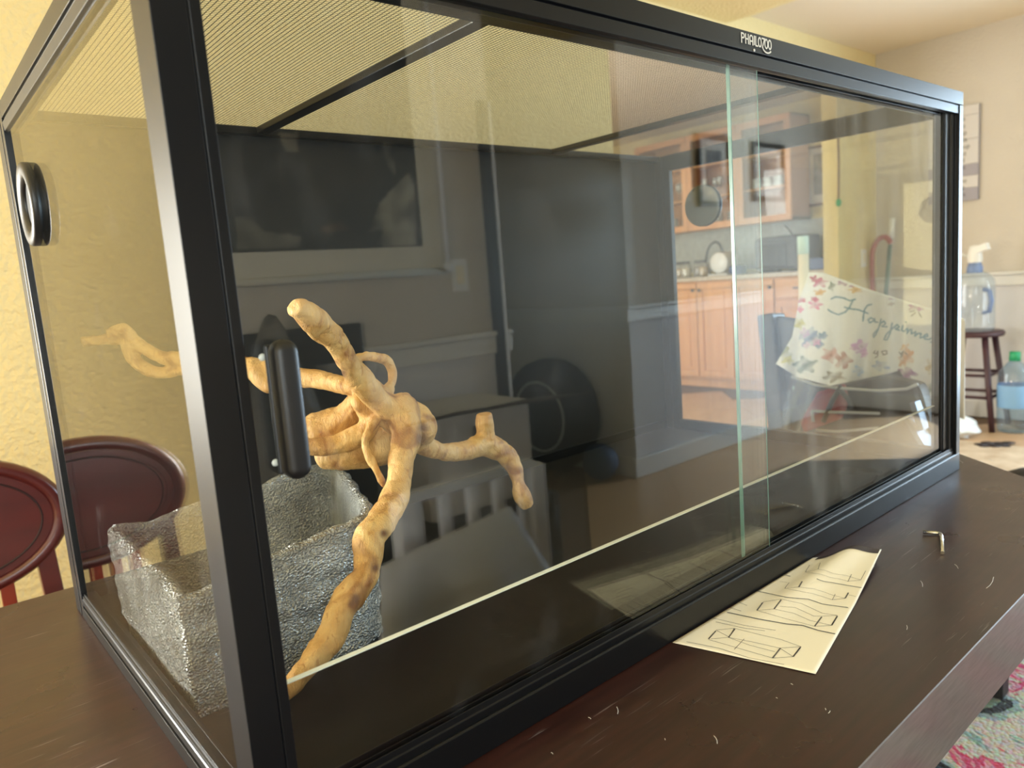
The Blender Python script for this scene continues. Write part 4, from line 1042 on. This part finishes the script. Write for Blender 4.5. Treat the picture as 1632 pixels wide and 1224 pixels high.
colr = np.ones((ns, ntt, 3))*np.array(rgb(226, 222, 214)[:3])
def blot(cx, cy, rx, ry, c, pet=5, ph=0, amt=.2):
    global colr
    a = np.arctan2((PYg-cy)/ry, (PXg-cx)/rx); r = np.hypot((PXg-cx)/rx, (PYg-cy)/ry)
    wob = .16*np.sin(PXg*.38+cx)*np.sin(PYg*.45+cy)
    k = r+wob < (1-amt+amt*np.cos(pet*a+ph)); sh = (.72+.28*np.sin(PXg*.22+PYg*.3+ph))[k][:, None]*.8
    sh = np.minimum(1, sh*1.2); colr[k] = colr[k]*(1-sh)+np.array(rgb(*c)[:3])*sh
    k2 = r < .2; colr[k2] = colr[k2]*.75
LEAF = (104, 120, 96)
for args in [(1308, 450, 13, 9, (190, 90, 120)), (1299, 444, 7, 6, (170, 60, 90)), (1345, 451, 10, 5, (130, 50, 110)), (1362, 455, 8, 4, (150, 70, 120)), (1308, 466, 11, 6, (214, 160, 70)), (1366, 462, 14, 6, (216, 170, 90)), (1300, 477, 8, 5, (190, 50, 86)), (1301, 486, 13, 8, (214, 120, 150)), (1278, 478, 10, 5, (200, 90, 110)), (1275, 492, 8, 7, (222, 130, 150)), (1327, 457, 6, 8, LEAF), (1275, 515, 12, 10, (196, 186, 110)), (1296, 540, 25, 17, (124, 142, 170)), (1285, 530, 9, 8, (190, 150, 190)), (1303, 545, 8, 7, (214, 160, 190)), (1288, 550, 7, 6, (220, 190, 200)), (1313, 535, 8, 7, (100, 130, 150)), (1249, 562, 13, 14, (140, 140, 84)), (1256, 574, 10, 8, (196, 186, 110)), (1284, 582, 22, 14, (120, 136, 128)), (1325, 566, 16, 13, (206, 150, 130)), (1345, 575, 14, 16, (172, 120, 104)), (1372, 552, 15, 12, (200, 150, 196)), (1377, 564, 9, 7, (210, 160, 200)), (1362, 554, 8, 6, (190, 130, 180)), (1443, 556, 9, 9, (222, 160, 80)), (1448, 568, 10, 14, (216, 150, 90)), (1440, 575, 8, 12, (206, 150, 100)), (1445, 596, 16, 12, (130, 50, 120)), (1459, 489, 14, 7, (150, 70, 130)), (1468, 492, 7, 5, (170, 90, 150)), (1490, 566, 10, 14, (222, 180, 110)), (1480, 585, 9, 14, (200, 170, 110)), (1495, 612, 11, 10, (180, 70, 110)), (1475, 620, 16, 12, LEAF), (1500, 630, 16, 14, (160, 90, 130)), (1423, 476, 7, 3, (150, 80, 130)), (1421, 485, 6, 4, (170, 160, 140)), (1368, 590, 10, 9, (170, 190, 220)), (1405, 583, 15, 9, (150, 170, 200)), (1330, 600, 20, 10, (150, 140, 120))]:
    blot(*args, pet=5 if args[2] > 7 else 4, ph=args[0])
def ZC(zx, zy): return (1260+zx*.1716, 420+zy*.1716)
def zc_(*p): return [ZC(*q) for q in p]
HAP = [[(385, 330), (430, 310), (500, 320), (560, 345), (612, 332)], [(590, 340), (560, 400), (520, 450), (450, 475), (385, 452), (355, 428)], [(510, 405), (560, 420), (640, 430), (725, 462)], [(760, 378), (720, 388), (692, 430), (680, 500), (678, 532)],
 [(790, 520), (755, 503), (725, 522), (740, 548), (778, 532), (792, 512), (796, 545), (822, 545)], [(852, 518), (832, 600), (806, 660), (785, 686), (779, 660), (830, 600), (850, 555), (880, 535), (892, 560), (862, 585), (905, 590)], [(948, 556), (932, 650), (906, 710), (880, 706), (900, 660), (958, 600), (990, 570), (1007, 592), (975, 612), (1010, 622)], [(1040, 578), (1030, 620), (1050, 636), (1078, 606)], [(1068, 545), (1072, 549)], [(1088, 606), (1080, 652), (1106, 620), (1127, 615), (1124, 656), (1160, 640)], [(1162, 636), (1155, 678), (1186, 650), (1206, 650), (1200, 692), (1236, 682)], [(1236, 684), (1266, 676), (1260, 655), (1236, 668), (1236, 700), (1275, 706)], [(1275, 706), (1312, 684), (1326, 716), (1292, 730)], [(1326, 724), (1370, 698), (1388, 748), (1345, 768)]]
for ln in HAP:
    D = seg_dist(PXg, PYg, zc_(*ln)); colr[D < 1.3] = rgb(88, 134, 146)[:3]
for ln in [[(800, 810), (785, 830), (810, 840), (825, 815), (825, 860), (800, 875)], [(860, 820), (875, 850), (905, 840), (900, 810), (870, 815)], [(1010, 825), (1030, 845), (1050, 815), (1030, 870)], [(1065, 830), (1085, 845)], [(1160, 460), (1120, 490)], [(1190, 455), (1215, 500)], [(1150, 440), (1110, 450)]]:
    D = seg_dist(PXg, PYg, zc_(*ln)); colr[D < 1.1] = rgb(112, 106, 92)[:3]
m = MB()
pts = [at(float(PXg[i, j]), float(PYg[i, j]), 0, float(depthx[i, j])) for i in range(ns) for j in range(ntt)]
m.v = [tuple(p) for p in pts]
m.f = [(i*ntt+j, (i+1)*ntt+j, (i+1)*ntt+j+1, i*ntt+j+1) for i in range(ns-1) for j in range(ntt-1)]; m.sm = [True]*len(m.f)
me = m.mesh('floral_cloth', fix=False)
def paint(me, c):
    a = me.color_attributes.new('print', 'FLOAT_COLOR', 'POINT'); arr = np.ones((len(me.vertices), 4), np.float32); arr[:, :3] = c.reshape(-1, 3); a.data.foreach_set('color', arr.ravel())
paint(me, colr)
cl = link('floral_cloth', me, K['cloth'])
cl.modifiers.new('t', 'SOLIDIFY').thickness = .004
tag(cl, 'white floral cloth lettered Happiness draped over the black chair back', 'cloth')
hem = MB(); hem.tube([tuple(at(float(topx[i, 0]), float(topy[i, 0])-.5, 0, 1.735+.02*math.cos(float(PXg[i, 0])*.02))) for i in range(0, ns, 8)], .004, 8)
hem.build('hem', K['white'], cl)
# travel bag on the chair seat
tbg = thing('travel_bag', 'black soft bag with white piping and red panel on the chair seat', 'bag', (1.64, .4, .48))
XB_ = 1.58
def rect3(pxs, x): return [at(px, py, 0, x) for px, py in pxs]
def slab(pxs, x0, x1, nm, mt, bev=.01):
    m = MB(); A = rect3(pxs, x0); n = len(A); Bq = [Vector((x1, p.y, p.z)) for p in A]
    m.add(A+Bq, [tuple(range(n)), tuple(range(2*n-1, n-1, -1))]+[(i, (i+1) % n, n+(i+1) % n, n+i) for i in range(n)]); return m.build(nm, mt, tbg, bevel=bev)
slab([(1296, 622), (1400, 600), (1462, 614), (1488, 700), (1500, 790), (1262, 760), (1270, 690)], XB_, XB_+.06, 'body', K['chairblack'], .012)
slab([(1302, 625), (1345, 612), (1352, 640), (1340, 668), (1280, 690), (1274, 672)], XB_-.012, XB_-.001, 'red_panel', K['redcloth'], .004)
for pl in ([(1262, 600), (1300, 614), (1330, 618), (1400, 623), (1445, 620), (1463, 612)], [(1294, 655), (1330, 657), (1402, 659)], [(1294, 655), (1296, 672)], [(1300, 686), (1335, 688), (1400, 682)]):
    MB().tube([tuple(at(px, py, 0, XB_-.018)) for px, py in pl], .0035, 6).build('piping', K['piping'], tbg)
for pl in ([(1340, 615), (1326, 640), (1312, 672)], [(1336, 618), (1350, 634), (1360, 650)]):
    MB().tube([tuple(at(px, py, 0, XB_-.016)) for px, py in pl], .006, 6).build('strap', K['chairblack'], tbg)
# clear film hanging at the left of the bag
fm2 = MB(); n1, n2 = 14, 18
FO = [(1262, 598), (1300, 618), (1268, 700), (1238, 690)]
for i in range(n1+1):
    for j in range(n2+1):
        u, v_ = i/n1, j/n2
        px = (FO[0][0]*(1-u)+FO[1][0]*u)*(1-v_)+(FO[3][0]*(1-u)+FO[2][0]*u)*v_; py = (FO[0][1]*(1-u)+FO[1][1]*u)*(1-v_)+(FO[3][1]*(1-u)+FO[2][1]*u)*v_
        fm2.v.append(tuple(at(px, py, 0, 1.52+.012*math.sin(u*9)+.008*math.sin(v_*7+u*4))))
for i in range(n1):
    for j in range(n2): fm2.f.append((i*(n2+1)+j, (i+1)*(n2+1)+j, (i+1)*(n2+1)+j+1, i*(n2+1)+j+1)); fm2.sm.append(True)
fo = fm2.build('plastic_film', K['film'], fix=False); tag(fo, 'crinkled clear plastic film hanging at the left end of the floral cloth', 'film')
# folding metal brackets by the chair
gb = MB(); gb.bar(at(1458, 640, 0, 1.55), at(1472, 684, 0, 1.55), .012, .03, (1, 0, 0)); gb.bar(at(1450, 660, 0, 1.56), at(1482, 712, 0, 1.56), .010, .06, (1, 0, 0))
gb.bar(at(1482, 712, 0, 1.56), at(1500, 800, 0, 1.57), .012, .03, (1, 0, 0))
lg_ = gb.build('folding_bracket', mat('grey_metal', rgb(120, 126, 140), .35, metal=.6), tbg)

# ------------------------------------------------------------------ the room behind the camera, seen mirrored in the doors
# landscape scroll
t = thing('wall_scroll', 'wide dark landscape scroll with white border on the front wall', 'scroll', (.65, YA, T+.43))
MB().box(-.12, 1.395, YA+.003, YA+.010, T+.43, T+1.5).build('border', K['scroll'], t)
gx, gz = 240, 130; X0, X1, Z0, Z1 = -.05, 1.32, T+.512, T+1.40
GX, GZ = np.meshgrid(np.linspace(0, 1, gx), np.linspace(0, 1, gz), indexing='ij')
nz = np.array([[noise.noise(Vector((a*9, b*7, 2)))*.6+noise.noise(Vector((a*25, b*20, 5)))*.4 for b in np.linspace(0, 1, gz)] for a in np.linspace(0, 1, gx)])
base = np.clip(.030+.030*nz, .008, .12)[..., None]*np.array([1, 1, .92])
def region(poly, c, mod=1.0):
    xs, zs = zip(*poly); ins = np.zeros(GX.shape, bool); n = len(poly)
    for i in range(n):
        x0, z0 = poly[i]; x1, z1 = poly[(i+1) % n]
        cnd = ((z0 > GZ) != (z1 > GZ)) & (GX < (x1-x0)*(GZ-z0)/(z1-z0+1e-9)+x0); ins ^= cnd
    base[ins] = (np.array(c)[None, :]*np.clip(.55+mod*nz[ins], .1, 1.3)[:, None])
def zz(zx, zy):
    q = mirrored(330+zx*.239, 180+zy*.239, YA+.011); return ((q.x-X0)/(X1-X0), (q.z-Z0)/(Z1-Z0))
region([zz(*q) for q in [(1340, 400), (1385, 500), (1395, 880), (1130, 885), (1180, 780), (1075, 790), (1150, 600), (1260, 480)]], (.36, .35, .28), 1.4)
region([zz(*q) for q in [(190, 690), (300, 720), (380, 785), (460, 800), (620, 820), (620, 900), (200, 910)]], (.22, .21, .17), 1.2)
region([zz(*q) for q in [(470, 130), (600, 130), (610, 270), (530, 260)]], (.34, .31, .24), .6)
region([zz(*q) for q in [(1170, 200), (1240, 200), (1260, 420), (1200, 340)]], (.32, .30, .24), 1)
region([zz(*q) for q in [(740, 770), (900, 720), (940, 780), (800, 800)]], (.22, .15, .10), 1)
m = MB(); m.v = [(X0+(X1-X0)*i/(gx-1), YA+.0112, Z0+(Z1-Z0)*j/(gz-1)) for i in range(gx) for j in range(gz)]
m.f = [(i*gz+j, i*gz+j+1, (i+1)*gz+j+1, (i+1)*gz+j) for i in range(gx-1) for j in range(gz-1)]; m.sm = [False]*len(m.f)
me = m.mesh('painting', fix=False); paint(me, base); link('painting', me, K['scrollpic'], t)
MB().tube([(-.13, YA+.014, T+.425), (1.41, YA+.014, T+.425)], .012, 10).build('bottom_rod', K['scroll'], t)
cd_ = MB(); cd_.tube([(1.415, YA+.02, T+1.5), (1.412, YA+.02, T+.45)], .007, 8); cd_.ball((1.412, YA+.02, T+.435), .020, 10)
cd_.build('side_cord', K['whitepaint'], t)
q = mirrored(734, 464, YA); plate('light_switch', 'white rocker switch on the front wall beside the scroll', (q.x, YA, q.z), 1)
# two black frames on the wall beyond the passage
a, b = mirrored(1107, 213, YC), mirrored(1163, 330, YC)
framed('framed_picture', 'black framed picture with white mount, left of the two on the passage wall', 'y', YC, a.x, b.x, b.z, a.z, 1, K['darkframe'], .025, .06)
a, b = mirrored(1197, 226, YC), mirrored(1250, 322, YC)
framed('framed_picture', 'black framed picture with white mount, right of the two on the passage wall', 'y', YC, a.x, b.x, b.z, a.z, 1, K['darkframe'], .025, .06)
# round dark bag leaning in the passage
fx, fy, fz = 2.62, -2.62, T-.40
t = thing('round_bag', 'large round dark bag standing on edge in the passage', 'bag', (fx, fy, 0))
MB().lathe([(0, -.10), (.27, -.10), (.315, -.07), (.325, 0), (.315, .07), (.27, .10), (0, .10)], (fx+.12, fy, .326), 36, 'x').build('body', K['navy'], t)
MB().tube([(fx+.018, fy+.20*math.cos(a_), .326+.20*math.sin(a_)) for a_ in np.linspace(0, 2*PI, 41)], .007, 8, False).build('piping', K['piping'], t)
MB().ball((2.66, -2.36, .105), .105, 24); tag(MB().ball((2.70, -2.22, .105), .10, 24).build('ball', K['ballblue']), 'blue ball on the passage floor beside the round bag', 'ball')
# chair with slatted back and white sheet at the near side of the table
wc = thing('slat_chair', 'white slat-back chair drawn up to the near side of the table', 'chair', (.50, -.55, 0))
YS = -.455
a, b = mirrored(640, 790, YS), mirrored(808, 748, YS)
xl, xr = a.x, b.x+.05; zt = (a.z+b.z)/2
MB().box(xl, xr, YS-.012, YS+.012, zt-.012, zt+.006).build('top_slat', K['whitepaint'], wc, bevel=.004)
for i in range(5):
    x = xl+.02+(xr-xl-.04)*i/4
    MB().box(x-.0095, x+.0095, YS-.008, YS+.008, .47, zt-.012).build('slat', K['whitepaint'], wc, bevel=.003)
for x in (xl+.0, xr+.005):
    MB().box(x-.016, x+.016, YS-.016, YS+.016, 0.0125, zt-.004).build('leg', K['whitepaint'], wc, bevel=.004)
    MB().box(x-.016, x+.016, -.28, -.25, .0125, .45).build('leg', K['whitepaint'], wc, bevel=.004)
MB().box(xl-.02, xr+.02, YS+.018, -.235, .45, .475).build('seat', K['whitepaint'], wc, bevel=.006)
sh_ = MB(); n1, n2 = 26, 16
for i in range(n1+1):
    for j in range(n2+1):
        u, v_ = i/n1, j/n2; px = 605+(812-605)*u+(895-812)*v_*u**2; ytop = 902-(902-806)*u
        yb = 1010-(1010-905)*u
        y_ = -.36+.012*math.sin(u*11)*v_+.05*v_
        q = mirrored(px, ytop+(yb+30-ytop)*v_, y_); sh_.v.append((q.x, y_, q.z))
for i in range(n1):
    for j in range(n2): sh_.f.append((i*(n2+1)+j, (i+1)*(n2+1)+j, (i+1)*(n2+1)+j+1, i*(n2+1)+j+1)); sh_.sm.append(True)
so = sh_.build('white_sheet', K['sheet'], fix=False); so.modifiers.new('t', 'SOLIDIFY').thickness = .002
tag(so, 'white foam sheet leaning against the slat-back chair at the table edge', 'sheet')
# cartons and a dark canvas against the front wall
bxm = thing('carton', 'pale carton with open dark flaps standing on the box by the front wall', 'box', (1.2, -1.5, .40))
MB().box(1.04, 1.46, -1.66, -1.36, .402, T-.02).build('body', K['cardw'], bxm, bevel=.003)
m = MB(); m.add([(.98, -1.36, T-.02), (1.50, -1.36, T-.02), (1.56, -1.16, T+.0), (1.02, -1.16, T+.03), (.98, -1.36, T-.026), (1.50, -1.36, T-.026), (1.56, -1.16, T-.006), (1.02, -1.16, T+.024)], [(0, 1, 2, 3), (7, 6, 5, 4), (0, 4, 5, 1), (1, 5, 6, 2), (2, 6, 7, 3), (3, 7, 4, 0)])
m.build('flap', K['card'], bxm)
MB().box(1.22, 1.30, -1.359, -1.356, T-.13, T-.07).build('printed_mark', K['ink'], bxm)
tag(MB().box(.92, 1.52, -1.64, -1.30, .0, .40).build('storage_box', K['plasblack'], bevel=.01), 'large black storage box under the pale carton by the front wall', 'box')
cv_ = thing('leaning_canvas', 'large dark framed panel standing against the front wall', 'panel', (.75, -1.55, 0))
MB().box(.42, .89, -1.668, -1.65, .05, T+.275).box(.89, 1.03, -1.668, -1.65, .41, T+.275).build('panel', K['darkframe'], cv_, bevel=.004)
MB().box(.86, .97, -1.650, -1.647, T+.10, T+.16).build('pale_patch', K['print'], cv_)
MB().box(.42, .88, -1.672, -1.63, .0, .05).build('base_bar', K['darkframe'], cv_)
sb = MB(); sb.ball((0, 0, 0), 1, 40)
sb.v = [(.625+.17*x*(1-.35*max(0, z))*(1+.3*noise.noise(Vector((x*2, y*2, z*2)))), -1.40+.2*y*(1+.3*noise.noise(Vector((x*2+4, y*2, z*2)))), max(.002, .46+.46*z*(1+.10*noise.noise(Vector((x*3, y*3+7, z*3))))+.15*max(0, z)**6)) for x, y, z in sb.v]
tag(sb.build('refuse_sack', K['sack']), 'tall grey crumpled plastic sack in front of the dark panel', 'sack')
